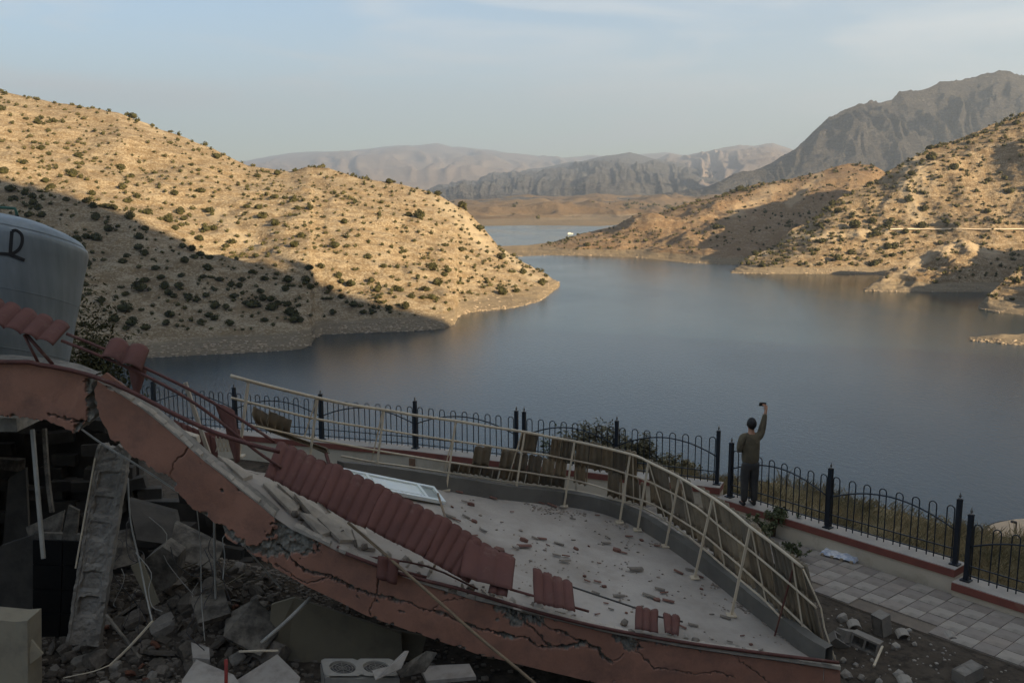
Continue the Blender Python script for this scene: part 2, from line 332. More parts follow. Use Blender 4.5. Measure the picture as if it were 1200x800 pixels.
# big mountain on the right
hill('big_mountain', M_mtn, np.linspace(740, 1650, 620), [(740, 240), (900, 238), (1650, 236)],
     [(740, 232), (800, 226), (850, 213), (868, 204), (885, 199), (905, 191), (925, 179), (948, 162), (972, 141), (985, 137), (1000, 130), (1025, 121), (1045, 116), (1058, 108), (1080, 104), (1100, 98), (1118, 95), (1145, 94), (1170, 87), (1200, 88), (1240, 95), (1320, 108), (1450, 130), (1650, 160)],
     [(740, 4600), (900, 4800), (1200, 5200), (1650, 5200)], nt=210, prof=1.12, amp=26, fr=.004, seed=51, rfun=gully(.026, 100, 61, 2.0), back=.5, endz=0)
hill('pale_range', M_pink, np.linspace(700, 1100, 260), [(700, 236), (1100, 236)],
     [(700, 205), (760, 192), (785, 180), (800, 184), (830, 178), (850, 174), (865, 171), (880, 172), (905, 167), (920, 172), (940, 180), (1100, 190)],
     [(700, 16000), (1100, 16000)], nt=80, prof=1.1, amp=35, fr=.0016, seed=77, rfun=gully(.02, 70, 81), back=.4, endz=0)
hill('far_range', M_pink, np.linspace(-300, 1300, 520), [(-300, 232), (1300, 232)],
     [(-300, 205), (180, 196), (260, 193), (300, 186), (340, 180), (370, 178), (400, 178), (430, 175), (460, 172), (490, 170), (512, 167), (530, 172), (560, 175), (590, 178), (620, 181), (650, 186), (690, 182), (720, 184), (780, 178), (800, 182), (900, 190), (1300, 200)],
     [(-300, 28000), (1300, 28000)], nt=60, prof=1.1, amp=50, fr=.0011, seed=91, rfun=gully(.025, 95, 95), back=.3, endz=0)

# hillside behind the camera; its crest throws the evening shade over the terrace and the foot of the left hill
U = Vector((-SUN.y, SUN.x, 0))           # along the crest
def find_on(hname, px, row):
    P, T, pxs = HILLS[hname]; a, b_ = proj(P[:, :, 0], P[:, :, 1], P[:, :, 2]); d = np.hypot(a-px, b_-row)+np.where(T > 1, 1e4, 0)+np.where(T < 0, 1e4, 0)
    i = np.unravel_index(np.argmin(d), d.shape); return Vector(P[i])
edge = [(0, 208), (60, 222), (120, 243), (170, 262), (220, 283), (290, 297), (340, 322), (400, 345), (450, 358), (520, 374)]
RB = 430.0; prof_r = []
for px, row in edge:
    p = find_on('left_hill2', px, row); s = p.x*U.x+p.y*U.y; dist = RB-(p.x*SUN.x+p.y*SUN.y)
    prof_r.append((s, p.z+dist*math.tan(SUN_EL)))
prof_r.sort()
print('CREST', [(round(a), round(b)) for a, b in prof_r])
s_end, r_end = prof_r[-1]
prof_r = [(-900, 330), (-200, 350), (prof_r[0][0]-60, prof_r[0][1]+15)]+prof_r+[(s_end+60, r_end*.72), (s_end+130, r_end*.25), (s_end+230, 0), (s_end+400, -8)]
M_hs = hillmat('hillside_soil', (0.177, 0.118, 0.060), (0.204, 0.138, 0.074), (0.295, 0.227, 0.143), (0.214, 0.166, 0.109), rocky=.6)
ss = np.linspace(-850, s_end+300, 220); rr = np.concatenate([np.linspace(22, RB, 90), np.linspace(RB+15, RB+520, 40)])
S_, R_ = np.meshgrid(ss, rr, indexing='ij'); cr_ = I(S_, prof_r)
kk = np.clip((R_-22)/(RB-22), 0, 1); near0 = np.clip(50-np.maximum(0, np.abs(S_)-60)*.35, -6, 50)
Z = near0+(cr_-near0)*kk**1.1; Z = np.where(R_ > RB, cr_*(1-np.clip((R_-RB)/520, 0, 1)*.9), Z)
Z = Z+fbm(S_*.02, R_*.02, 301, 5)*6*np.clip(kk*3, 0, 1)*np.clip(1.15-kk, .05, 1)
hx = U.x*S_+SUN.x*R_; hy = U.y*S_+SUN.y*R_
Z = np.where((hy > 0) & (hx < hy*.75), -9, Z)
tag(npgrid('hillside', np.stack([hx, hy, Z], -1), M_hs), kind='structure')
# ======================= shrubs on the hills =======================
M_leafd = mat('dark_oak_leaves', (.028, .031, .014), (.056, .055, .026), rough=.85, scale=.11, lo=.4, hi=.62, spec=.1)
M_leafn = mat('near_leaves', (.05, .065, .03), (.085, .095, .045), rough=.7, scale=5)
M_bark = mat('bark', (.10, .075, .05), (.06, .045, .03), rough=.9, scale=8)
def shrub_mesh(seed, leaves=150, lobes=5, sub=2):
    r = random.Random(seed); mb = MB()
    for k in range(lobes):
        a = r.uniform(0, 6.28); d = r.uniform(0, .34) if k else 0; c = Vector((math.cos(a)*d, math.sin(a)*d, r.uniform(.28, .5))); rad = r.uniform(.20, .34)
        bm = bmesh.new(); bmesh.ops.create_icosphere(bm, subdivisions=sub, radius=1)
        for v in bm.verts:
            f = 1+.32*mnoise.noise(v.co*2.6+Vector((seed*3, k*7, 0)))+.2*mnoise.noise(v.co*6+Vector((k, 0, seed)))
            v.co = Vector((v.co.x*f*rad, v.co.y*f*rad, v.co.z*f*rad*.85))+c
            if v.co.z < 0: v.co.z = 0
        mb.add([v.co.copy() for v in bm.verts], [[v.index for v in f.verts] for f in bm.faces]); bm.free()
    for k in range(leaves):
        a = r.uniform(0, 6.28); e = r.uniform(-.2, 1.45); R = r.uniform(.34, .56)
        p = Vector((math.cos(a)*math.cos(e)*R, math.sin(a)*math.cos(e)*R, .38+math.sin(e)*R*.8)); s = r.uniform(.03, .08)
        q = Euler((r.uniform(0, 3), r.uniform(0, 3), r.uniform(0, 3))).to_matrix()
        mb.add([p+q @ Vector(v) for v in ((-s, -s*.6, 0), (s, -s*.6, 0), (s*.7, s, 0), (-s*.7, s, 0))], [(0, 1, 2, 3)])
    return mb
def mesh_of(mb, name, m, smooth=False):
    me = bpy.data.meshes.new(name); me.from_pydata(mb.v, [], mb.f); me.materials.append(m); me.update()
    if smooth: me.polygons.foreach_set('use_smooth', [True]*len(me.polygons))
    return me
shr = [shrub_mesh(s) for s in range(6)]; shr_me = [mesh_of(q, 'oak_shrub', M_leafd) for q in shr]
low = [shrub_mesh(s+50, 26, 3, 1) for s in range(5)]
cands = []
def scatter(key, n, mind, size, rowmin=0, tmin=.05, seed=0, zones=None, tmax=1.0, minz=4, clump=.4):
    P, T, pxs = HILLS[key]; rg = np.random.default_rng(seed); A, B = P.shape[:2]; out = []; cell = {}
    ppx, prow = proj(P[:, :, 0], P[:, :, 1], P[:, :, 2]); tries = 0
    while len(out) < n and tries < n*60:
        tries += 1
        if out and rg.random() < clump:
            b = out[rg.integers(len(out))]; i = int(b[1]+rg.normal()*4); j = int(b[2]+rg.normal()*5)
            if not (1 <= i < A-1 and 1 <= j < B-1): continue
            md = mind*.35
        else:
            i = int(rg.integers(1, A-1)); j = int(rg.integers(3, B-1)); md = mind
        t = T[i, j]
        if t < tmin or t > tmax or P[i, j, 2] < minz: continue
        x, y = ppx[i, j], prow[i, j]
        if x < -60 or x > 1260 or y < 0: continue
        ck = (int(x//16), int(y//16)); ok = True
        for a in (-1, 0, 1):
            for b2 in (-1, 0, 1):
                for o in cell.get((ck[0]+a, ck[1]+b2), []):
                    if math.hypot(o[0]-x, (o[1]-y)*1.4) < md: ok = False
        if not ok: continue
        sz = size*math.exp(rg.normal()*.26); cell.setdefault(ck, []).append((x, y)); out.append((key, i, j))
        cands.append((sz/P[i, j, 1], sz, tuple(P[i, j]), key, x, y, rg.random()))
    return out
scatter('left_hill2', 1100, 8.5, 2.75, seed=3, tmin=.06, clump=.13)
scatter('middle_hill5', 480, 6, 3.3, seed=4, tmin=.1, clump=.35)
scatter('right_headland8', 560, 7, 3.5, seed=5, tmin=.05, clump=.2)
scatter('rocky_point12', 80, 7, 2.5, seed=6, tmin=.1)
scatter('near_shore_bank15', 90, 6, 2.2, seed=7, tmin=.05)
scatter('far_plain21', 330, 3, 9, seed=8, tmin=.02, tmax=.75, minz=2, clump=.6)
scatter('left_hill2', 600, 6, 1.5, seed=13, tmin=.05, clump=.3)
scatter('right_headland8', 500, 4, 1.9, seed=15, tmin=.05, clump=.3)
scatter('middle_hill5', 300, 4, 1.9, seed=14, tmin=.08, clump=.4)
# crest-line shrubs
def crest(key, rng_, n, size, seed, j0=-3):
    P, T, pxs = HILLS[key]; rg = random.Random(seed); jc = int(np.argmin(np.abs(T[0]-1)))
    for _ in range(n):
        px = rg.uniform(*rng_); i = int(np.argmin(np.abs(pxs-px))); j = jc+rg.randint(j0, 0); s = size*math.exp(rg.gauss(0, .35)); x, y = proj(*P[i, j])
        cands.append((s/P[i, j, 1], s, tuple(P[i, j]), key, x, y, rg.random()))
crest('left_hill2', (20, 640), 60, 2.6, 1); crest('middle_hill5', (740, 1035), 120, 3.6, 2, -8); crest('right_headland8', (960, 1210), 60, 3.2, 3, -5)
cands.sort(key=lambda c: -c[0])
ZL = {'left_hill2': ('low dark green oak shrub dotted over the tan left hill', 'oak shrubs on the left hill'),
      'middle_hill5': ('small oak shrub on the brown hill across the lake', 'oak shrubs on the middle hill'),
      'right_headland8': ('round dark shrub on the right headland with the road cut', 'shrubs on the right headland'),
      'rocky_point12': ('small shrub on the pale rocky point low on the right', 'shrubs on the rocky point'),
      'near_shore_bank15': ('dark shrub on the shaded bank at the right edge', 'shrubs on the shaded right bank'),
      'far_plain21': ('tiny dark tree on the plain beyond the far bay', 'trees on the far plain')}
rest = MB(); vi = 0
for k, (a, s, p, key, x, y, r) in enumerate(cands):
    if k < 300 and 0 <= x <= 1200:
        me = shr_me[k % 6]; o = bpy.data.objects.new('oak_shrub', me); COL.objects.link(o); o.location = (p[0], p[1], p[2]-s*.12); o.rotation_euler = (0, 0, r*6.28); o.scale = (s*1.05, s*1.05, s*(.8+.35*r))
        lb, gp = ZL[key]; e_row = float(np.interp(x, [q_[0] for q_ in edge], [q_[1] for q_ in edge]))
        if key == 'left_hill2':
            if y < float(I(x, left_ridge))+14: lb, gp = 'dark shrub standing along the crest of the tan left hill', 'shrubs along the crest of the left hill'
            elif y > e_row: lb, gp = 'dark shrub on the shaded lower slope of the left hill', 'shrubs on the shaded slope of the left hill'
            elif x > 330: lb, gp = 'olive green shrub on the sunlit right shoulder of the left hill', 'shrubs on the right shoulder of the left hill'
            else: lb, gp = 'olive green shrub on the sunlit upper left hillside', 'shrubs on the sunlit left hillside'
            if s > 4.6: lb = lb.replace('shrub', 'large spreading shrub')
        tag(o, lb, 'shrub', gp)
    else:
        q = low[k % 5]; c, sn = math.cos(r*6.28), math.sin(r*6.28)
        rest.add([(p[0]+(v[0]*c-v[1]*sn)*s, p[1]+(v[0]*sn+v[1]*c)*s, p[2]-s*.12+v[2]*s*(.8+.35*r)) for v in q.v], q.f)
rest.build('hillside_scrub', M_leafd, kind='stuff')

# shoreline boulders and pale outcrop stones on the hills: stuff
def stone_mb(seed, sub=1):
    r = random.Random(seed); bm = bmesh.new(); bmesh.ops.create_icosphere(bm, subdivisions=sub, radius=1); mb = MB()
    vs = []
    for v in bm.verts:
        c = v.co.copy(); f = 1+.35*mnoise.noise(c*1.7+Vector((seed*5.1, 0, 0))); c = c*f
        for ax in range(3): c[ax] = max(-.72, min(.72, c[ax]))
        vs.append(c)
    mb.add(vs, [[v.index for v in f.verts] for f in bm.faces]); bm.free(); return mb
stones = [stone_mb(s) for s in range(6)]
M_stone = mat('pale_limestone', (.26, .23, .19), (.20, .175, .145), rough=.9, scale=.6)
st = MB(); rg = np.random.default_rng(77)
for key, n, tm in (('left_hill2', 3600, 1.0), ('right_headland8', 1400, 1.0), ('rocky_point12', 700, 1.0), ('middle_hill5', 500, .9), ('near_shore_bank15', 500, 1), ('rock_spit17', 260, 1)):
    P, T, pxs = HILLS[key]; A, B = P.shape[:2]
    for _ in range(n):
        i = rg.integers(1, A-1); j = rg.integers(2, B-1); t = T[i, j]
        if t > tm: continue
        if rg.random() < .45: j = 2+int(abs(rg.normal())*5)
        p = P[i, min(j, B-1)]; cl = vn(p[0]*.03, p[1]*.03, 5)
        if j > 14 and cl < .05: continue
        s = (.35+.5*rg.random()**3)*(1.4 if key == 'middle_hill5' else 1.0); q = stones[rg.integers(6)]; a = rg.random()*6.28; c, sn = math.cos(a), math.sin(a); e = 1+rg.random()*1.3
        st.add([(p[0]+(v[0]*c*e-v[1]*sn)*s, p[1]+(v[0]*sn*e+v[1]*c)*s, p[2]+v[2]*s*.6) for v in q.v], q.f)
st.build('scattered_stones', M_stone, kind='stuff')

# road barrier on the headland's road cut
P, T, pxs = HILLS['right_headland8']
pts = []
for px in np.arange(1042, 1215, 6):
    i = int(np.argmin(np.abs(pxs-px))); a, b = proj(P[i, :, 0], P[i, :, 1], P[i, :, 2]); j = int(np.argmin(np.abs(b-270)+np.where(T[i] > 1, 1e3, 0)+np.where(T[i] < 0, 1e3, 0))); v = Vector(P[i, j]); pts.append(v)
for k in range(3): pts = [pts[0]]+[(pts[i-1]+pts[i]*2+pts[i+1])/4 for i in range(1, len(pts)-1)]+[pts[-1]]
M_white = mat('white_paint', (.72, .71, .68), (.6, .59, .56), rough=.6, scale=4)
M_dust = mat('pale_road', (.42, .36, .28), (.36, .3, .23), rough=.95, scale=.5)
M_conc0 = mat('pale_barrier', (.46, .43, .37), (.40, .37, .32), rough=.8); br = empty('road_barrier', pts[0], 'long pale crash barrier along the road cut into the right headland', 'barrier')
up = Vector((0, 0, 1)); MB().tube([p+up*1.1 for p in pts], .42, 6).build('rail', M_conc0, br)
for p in pts[::3]: MB().box(p+up*.5, (.2, .2, 1.6)).build('post', M_conc0, br)
rd = MB(); rd.grid([[p+Vector((0, -.5, .25)), p+Vector((1, 7, .5))] for p in pts]); rd.build('road', M_dust, kind='structure')
# small white boat on the far bay
p = PZ(668, 274, 0)
bt = empty('boat', p, 'tiny white boat moored in the far bay', 'boat')
MB().plate([p+Vector(v) for v in ((-3.4, -.8, .7), (2.6, -.8, .7), (4.2, 0, .85), (2.6, .8, .7), (-3.4, .8, .7))], .75, (0, 0, 1)).build('hull', M_white, bt)
MB().box(p+Vector((-.6, 0, 1.2)), (3, 1.2, 1.0)).build('cabin', M_white, bt)
# ======================= TERRACE: ground, wall, fence, pavement =======================
def X2(v): return Vector((v.x, v.y, 0))
FEN = [PH(377, 515, -6.0), PH(487, 525, -6.0), PH(840, 568, -6.02), PH(855, 582, -6.17), PH(970, 618, -6.17), PH(1119, 661, -6.17), PH(1132, 680, -6.34)]
print('FENCE', [tuple(round(c, 2) for c in p) for p in FEN])
a = X2(FEN[0]); b = X2(FEN[1]); dA = (b-a).normalized()
c0 = X2(FEN[2]); dB = (c0-b).normalized(); c1 = X2(FEN[3]); c2 = X2(FEN[5]); dC = (c2-c1).normalized(); c3 = X2(FEN[6])
def lineAB(px):     # a point of the A/B run seen at image column px
    r = ray(px, 540); rd2 = Vector((r.x, r.y, 0))
    best = None
    for (p, d) in ((b, dB), (a, dA)):
        den = rd2.x*d.y-rd2.y*d.x; t = (p.x*d.y-p.y*d.x)/den; q_ = rd2*t; s_ = (q_-p).dot(d)
        if p is b and s_ >= -.05: return q_
        best = q_
    return best
LA = [a-dA*2.42*k for k in (3, 2, 1, 0)]+[b]
pA = LA+[lineAB(605)]; pB = [lineAB(614), lineAB(722), c0]; pC = [c1, X2(FEN[4]), c2]; pD = [c3, c3+dC*2.3, c3+dC*4.6, c3+dC*6.9]
HA, HC, HD = CAMZ-6.0, CAMZ-6.17, CAMZ-6.34
GZ = CAMZ-6.62          # terrace ground level
poly = [a-dA*40]+[a, b, c0, c2, c3+dC*40]
PLY = np.array([[p.x, p.y] for p in poly])
def fence_dist(x, y):
    best = np.full(np.shape(x), 1e9); sg = np.zeros(np.shape(x)); sx = np.zeros(np.shape(x)); acc = 0
    for k in range(len(PLY)-1):
        p, q_ = PLY[k], PLY[k+1]; d = q_-p; Ld = np.hypot(*d); d = d/Ld; t = np.clip((x-p[0])*d[0]+(y-p[1])*d[1], 0, Ld)
        ex, ey = x-p[0]-d[0]*t, y-p[1]-d[1]*t; dd = np.hypot(ex, ey); side = d[0]*ey-d[1]*ex
        m_ = dd < best; best = np.where(m_, dd, best); sg = np.where(m_, np.sign(side), sg)
    return best*sg      # positive = lake side
M_soil = mat('brown_soil', (.058, .050, .042), (.088, .077, .066), rough=1, scale=2.5, bump=.05, bscale=9, spec=.05, dirt=(.035, .031, .027), dscale=5, dlo=.45, dhi=.62)
gx = np.concatenate([np.linspace(-90, -16, 34), np.linspace(-15.7, 13, 250), np.linspace(13.4, 90, 34)]); gy = np.concatenate([np.linspace(-24, 6, 24), np.linspace(6.2, 24, 190), np.linspace(24.5, 48, 60), np.linspace(50, 120, 30)])
GX, GY = np.meshgrid(gx, gy, indexing='ij'); FD = fence_dist(GX, GY)
bankw = np.interp(GX, [-3, 1, 4, 8, 14], [.35, .8, 1.9, 2.7, 3.4])
zi = np.full(GX.shape, GZ)
soilm = np.clip((GX-2.6)/1.0, 0, 1)*np.clip((-FD-1.85)/.4, 0, 1)
zi += soilm*(.07+fbm(GX*.8, GY*.8, 401, 4)*.05+fbm(GX*5, GY*5, 402, 3)*.022)+(1-soilm)*fbm(GX*1.2, GY*1.2, 403, 3)*.012-.02
zi += np.clip(11.2-GY, 0, 40)*.46*np.where(GY < 11.2, 1, 0)*np.clip(1-(GY+24)/-1e9, 0, 1)
zi = np.minimum(zi, CAMZ-1.9+fbm(GX*.2, GY*.2, 9, 3)*.1)
# the wreck's rubble heap under the slab
heap = np.exp(-((GX+4.6)/2.4)**2)*np.exp(-((GY-13.6)/1.7)**2)
zi += heap*(.85+fbm(GX*1.7, GY*1.7, 405, 4)*.16)
zo = GZ+.12-np.clip(FD-bankw, 0, 200)*1.0+fbm(GX*.7, GY*.7, 404, 4)*.09*np.clip(FD*2, 0, 1)
zz = np.where(FD > 0, zo, zi); zz = np.maximum(zz, -8)
def terr(x, y):
    i = np.clip(np.searchsorted(gx, x)-1, 0, len(gx)-2); j = np.clip(np.searchsorted(gy, y)-1, 0, len(gy)-2)
    u = (x-gx[i])/(gx[i+1]-gx[i]); v = (y-gy[j])/(gy[j+1]-gy[j])
    return float((zz[i, j]*(1-u)+zz[i+1, j]*u)*(1-v)+(zz[i, j+1]*(1-u)+zz[i+1, j+1]*u)*v)
tag(npgrid('terrace_ground', np.stack([GX, GY, zz], -1), M_soil), kind='structure')
# dry bank beyond the fence: its own soil and grass
M_bank = mat('dry_bank_soil', (.19, .155, .095), (.13, .115, .07), rough=1, scale=1.5, spec=.05, bump=.03, bscale=8)
ss_, nn_ = [], []
bx = MB(); rows = []
for k in range(len(PLY)-1):
    p, q_ = PLY[k], PLY[k+1]; Ld = np.hypot(*(q_-p))
    for t in np.arange(0, Ld, .35): ss_.append(tuple(p+(q_-p)*t/Ld)); nn_.append((-(q_-p)[1]/Ld, (q_-p)[0]/Ld))
for (sx_, sy_), (nx_, ny_) in zip(ss_, nn_):
    if abs(sx_) > 30: continue
    w = float(np.interp(sx_, [-3, 1, 4, 8, 14], [.35, .8, 1.9, 2.7, 3.4])); row = []
    for t in np.linspace(.24, w+3.0, 16):
        x, y = sx_+nx_*t, sy_+ny_*t; row.append((x, y, terr(x, y)+.035))
    rows.append(row)
bx.grid(rows); bx.build('lakeside_bank', M_bank, smooth=True, origin=(0, 0, 0), kind='structure')
# grass
M_grass = mat('dry_grass', (.235, .195, .115), (.145, .13, .075), rough=.9, scale=1.2, lo=.4, hi=.6)
g = MB(); r = random.Random(8)
gk = [k for k in range(len(ss_)) if -1 < ss_[k][0] < 14]
for _ in range(42000):
    k = gk[r.randrange(len(gk))]; sx_, sy_ = ss_[k]; nx_, ny_ = nn_[k]
    if sx_ < -1 or sx_ > 15: continue
    w = float(np.interp(sx_, [-3, 1, 4, 8, 14], [.35, .8, 1.9, 2.7, 3.4])); t = r.uniform(.3, w+.8); x = sx_+nx_*t+r.uniform(-.2, .2); y = sy_+ny_*t+r.uniform(-.2, .2)
    if vn(x*1.3, y*1.3, 31) < r.uniform(-.9, .25): continue
    z = terr(x, y)+.02; h_ = r.uniform(.08, .30)*(1.3 if vn(x*.6, y*.6, 7) > 0 else .8); a_ = r.uniform(0, 6.28); l_ = r.uniform(0, .12); w_ = r.uniform(.0025, .007)
    dx, dy = math.cos(a_), math.sin(a_)
    g.add([(x-dy*w_, y+dx*w_, z), (x+dy*w_, y-dx*w_, z), (x+dx*l_+dy*w_*.5, y+dy*l_-dx*w_*.5, z+h_*.7), (x+dx*l_*1.8, y+dy*l_*1.8, z+h_)], [(0, 1, 2), (0, 2, 3)])
g.build('dry_grass', M_grass, kind='stuff')

# retaining wall
M_cap = mat('grey_cap_concrete', (.33, .315, .30), (.26, .25, .24), rough=.9, scale=2, bump=.004, bscale=60)
M_band = mat('dark_red_band', (.17, .062, .05), (.13, .05, .042), rough=.7, scale=3, dirt=(.22, .16, .13), dlo=.6, dhi=.8)
M_cream = mat('cream_render', (.44, .41, .355), (.38, .355, .305), rough=.9, scale=1.4, dirt=(.27, .235, .19), dscale=1.6, dlo=.52, dhi=.75)
def quadstrip(mb, P0, P1, n, off0, off1, z0, z1):     # box following a line, between two offsets from it
    mb.add([P0+n*off0+Vector((0, 0, z0)), P1+n*off0+Vector((0, 0, z0)), P1+n*off1+Vector((0, 0, z0)), P0+n*off1+Vector((0, 0, z0)),
            P0+n*off0+Vector((0, 0, z1)), P1+n*off0+Vector((0, 0, z1)), P1+n*off1+Vector((0, 0, z1)), P0+n*off1+Vector((0, 0, z1))],
           [(3, 2, 1, 0), (4, 5, 6, 7), (0, 1, 5, 4), (1, 2, 6, 5), (2, 3, 7, 6), (3, 0, 4, 7)])
def mitre_box(mb, pts, ns, off0, off1, z0, z1):
    n_ = len(pts); vs = []
    for p, n in zip(pts, ns):
        vs += [p+n*off0+Vector((0, 0, z0)), p+n*off1+Vector((0, 0, z0)), p+n*off1+Vector((0, 0, z1)), p+n*off0+Vector((0, 0, z1))]
    fs = [(3, 2, 1, 0), tuple((n_-1)*4+k for k in range(4))]
    for i in range(n_-1):
        for k in range(4): fs.append((i*4+k, i*4+(k+1) % 4, (i+1)*4+(k+1) % 4, (i+1)*4+k))
    mb.add(vs, fs)
def wall(pts, hz, label, e0=.0, e1=.0):
    pts = [Vector(p) for p in pts]; d0 = (pts[1]-pts[0]).normalized(); d1 = (pts[-1]-pts[-2]).normalized(); pts[0] = pts[0]-d0*e0; pts[-1] = pts[-1]+d1*e1
    ns = []
    for i in range(len(pts)):
        d = ((pts[min(i+1, len(pts)-1)]-pts[i]).normalized()+(pts[i]-pts[max(0, i-1)]).normalized()).normalized(); ns.append(Vector((-d.y, d.x, 0)))
    R0 = empty('retaining_wall', (*pts[len(pts)//2].xy, GZ), label, 'wall', 'stepped sections of the terrace wall')
    m1 = MB(); mitre_box(m1, pts, ns, .20, -.20, GZ-.6, hz-.135); m1.build('cream_wall_face', M_cream, R0)
    m2 = MB(); mitre_box(m2, pts, ns, .235, -.235, hz-.135, hz-.012); m2.build('red_band', M_band, R0)
    m3 = MB(); mitre_box(m3, pts, ns, .215, -.215, hz-.012, hz); m3.build('cap', M_cap, R0)
    return R0
wA = wall([a-dA*30, a, b, pA[-1]+dB*.09], HA, 'long cream terrace wall with red band behind the balcony railing, leftmost section')
wB = wall([pA[-1]+dB*.09, pB[1], c0], HA-.004, 'cream terrace wall section with red band left of the standing man', 0, .1)
wC = wall([c1, c2], HC, 'cream terrace wall section with red band under the man\'s feet', .16, .10)
wD = wall([c3, c3+dC*9], HD, 'lowest cream terrace wall section with red band at the right edge', .13, 0)
nrmB = Vector((-dA.y, dA.x, 0)); M_brown = mat('rusty_plate', (.20, .13, .09), (.14, .09, .06), rough=.8, scale=6)
p = b+dA*.0-nrmB*.215; MB().box(p+Vector((0, 0, HA-.36)), (.14, .04, .34), Matrix.Rotation(math.atan2(dA.y, dA.x), 3, 'Z')).build('drain_plate', M_brown, wA)

# fence
M_iron = mat('navy_black_iron', (.010, .014, .022), (.014, .018, .026), rough=.45, scale=5, metal=.0, spec=.4)
M_fin = mat('grey_finial', (.16, .16, .16), (.10, .10, .10), rough=.5, metal=.6)
def hoop_me():
    mb = MB(); w = .062; pts = [(-w, 0, .035)]+[(-w, 0, .5)]+[(-w*math.cos(t), 0, .93+w*math.sin(t)) for t in np.linspace(0, math.pi, 9)]+[(w, 0, .5), (w, 0, .035)]
    mb.tube(pts, .0105, 6); return mesh_of(mb, 'hoop', M_iron, True)
def post_me():
    mb = MB(); mb.box((0, 0, .56), (.075, .075, 1.12)); mb.box((0, 0, .012), (.15, .15, .024)); mb.box((0, 0, 1.125), (.082, .082, .02)); return mesh_of(mb, 'post', M_iron)
def fin_me():
    mb = MB(); mb.lathe((0, 0, 1.135), [(.036, 0), (.03, .012), (.012, .02), (.011, .032), (.022, .045), (.024, .055), (.012, .075), (.003, .115), (.001, .12)], 10); return mesh_of(mb, 'finial', M_fin, True)
HM, PM, FM = hoop_me(), post_me(), fin_me()
def fence(pts, hz, label, cap0=True):
    R0 = empty('iron_fence', (*pts[len(pts)//2].xy, hz), label, 'fence', 'hooped iron fence sections along the terrace'); ro = Vector(R0.location)
    for i, p in enumerate(pts):
        dd = (pts[min(i+1, len(pts)-1)]-pts[max(0, i-1)]).normalized(); ang = math.atan2(dd.y, dd.x)
        o = bpy.data.objects.new('post', PM); COL.objects.link(o); o.parent = R0; o.location = Vector((p.x, p.y, hz))-ro; o.rotation_euler = (0, 0, ang)
        f = bpy.data.objects.new('finial', FM); COL.objects.link(f); f.parent = o
    for i in range(len(pts)-1):
        p, q_ = pts[i], pts[i+1]; d = q_-p; Ld = d.length; d = d/Ld; ang = math.atan2(d.y, d.x); n = max(3, round((Ld-.1)/.262)); 
        for k in range(n):
            s = (k+.5)/n*Ld if False else .13+(Ld-.26)*k/(n-1)
            if s < .1 or s > Ld-.1: pass
            o = bpy.data.objects.new('hoop', HM); COL.objects.link(o); o.parent = R0; pos = p+d*s; o.location = Vector((pos.x, pos.y, hz))-ro; o.rotation_euler = (random.gauss(0, .006), random.gauss(0, .006), ang)
        nr = Vector((-d.y, d.x, 0))*-.016
        def P_(s, z): return Vector((*(p+d*s).xy, hz+z))+nr
        MB().tube([P_(s, .52+.36*math.sin(math.pi*(.04+.92*s/Ld))**.85) for s in np.linspace(.03, Ld-.03, 21)], .014, 6).build('arched_rail', M_iron, R0, smooth=True)
        MB().tube([P_(.03, .27), P_(Ld-.03, .27)], .013, 4).build('lower_rail', M_iron, R0)
        MB().tube([P_(.03, .11), P_(Ld-.03, .11)], .013, 4).build('lower_rail', M_iron, R0)
    return R0
fence(pA, HA, 'long hooped black iron fence behind the balcony railing, farthest left section')
fence(pB, HA-.004, 'hooped black iron fence section in front of the green bush')
fence(pC, HC, 'hooped black iron fence section right behind the standing man')
fence(pD, HD, 'hooped black iron fence section at the right edge beyond the double posts')

# pavement
M_pv = [mat('paver_light', (.265, .25, .232), (.23, .217, .20), rough=.9, scale=3, dirt=(.13, .12, .108), dscale=2.5, dlo=.5, dhi=.75),
        mat('paver_dark', (.205, .19, .178), (.18, .165, .155), rough=.9, scale=3, dirt=(.14, .125, .11), dscale=2.5, dlo=.5, dhi=.75),
        mat('paver_warm', (.235, .213, .195), (.20, .182, .167), rough=.9, scale=3, dirt=(.15, .135, .12), dscale=2.5, dlo=.5, dhi=.75)]
nC = Vector((-dC.y, dC.x, 0))
sl = MB(); cc = (c1+c2)/2-nC*1.06; sl.box((cc.x+dC.x*2, cc.y+dC.y*2, GZ-.03), (14, 1.68, .10), Matrix.Rotation(math.atan2(dC.y, dC.x), 3, 'Z'))
M_mortar = mat('sandy_joint', (.15, .13, .11), (.12, .105, .09), rough=1, scale=6)
pv = sl.build('pavement', M_mortar, kind='structure')
PVT = .325; pm = []
for mm_ in M_pv:
    q2 = MB(); q2.box((0, 0, 0), (PVT-.012, PVT-.012, .03)); pm.append(mesh_of(q2, 'paver', mm_))
org = c1-dC*4.2-nC*.27
for i in range(50):
    for j in range(5):
        pos = org+dC*(i*PVT+(PVT/2 if False else 0))-nC*(j+.5)*PVT
        if pos.x > 15: continue
        k = (i+j) % 2 if random.random() < .86 else 2
        if j == 4 and fbm(i*.3, 3.1, 5, 2) > .1: continue
        o = bpy.data.objects.new('paver', pm[k]); COL.objects.link(o); o.parent = pv
        o.location = Vector((pos.x, pos.y, GZ+.028+random.uniform(-.004, .004)))-Vector(pv.location); o.rotation_euler = (random.gauss(0, .006), random.gauss(0, .006), math.atan2(dC.y, dC.x)+random.gauss(0, .006))

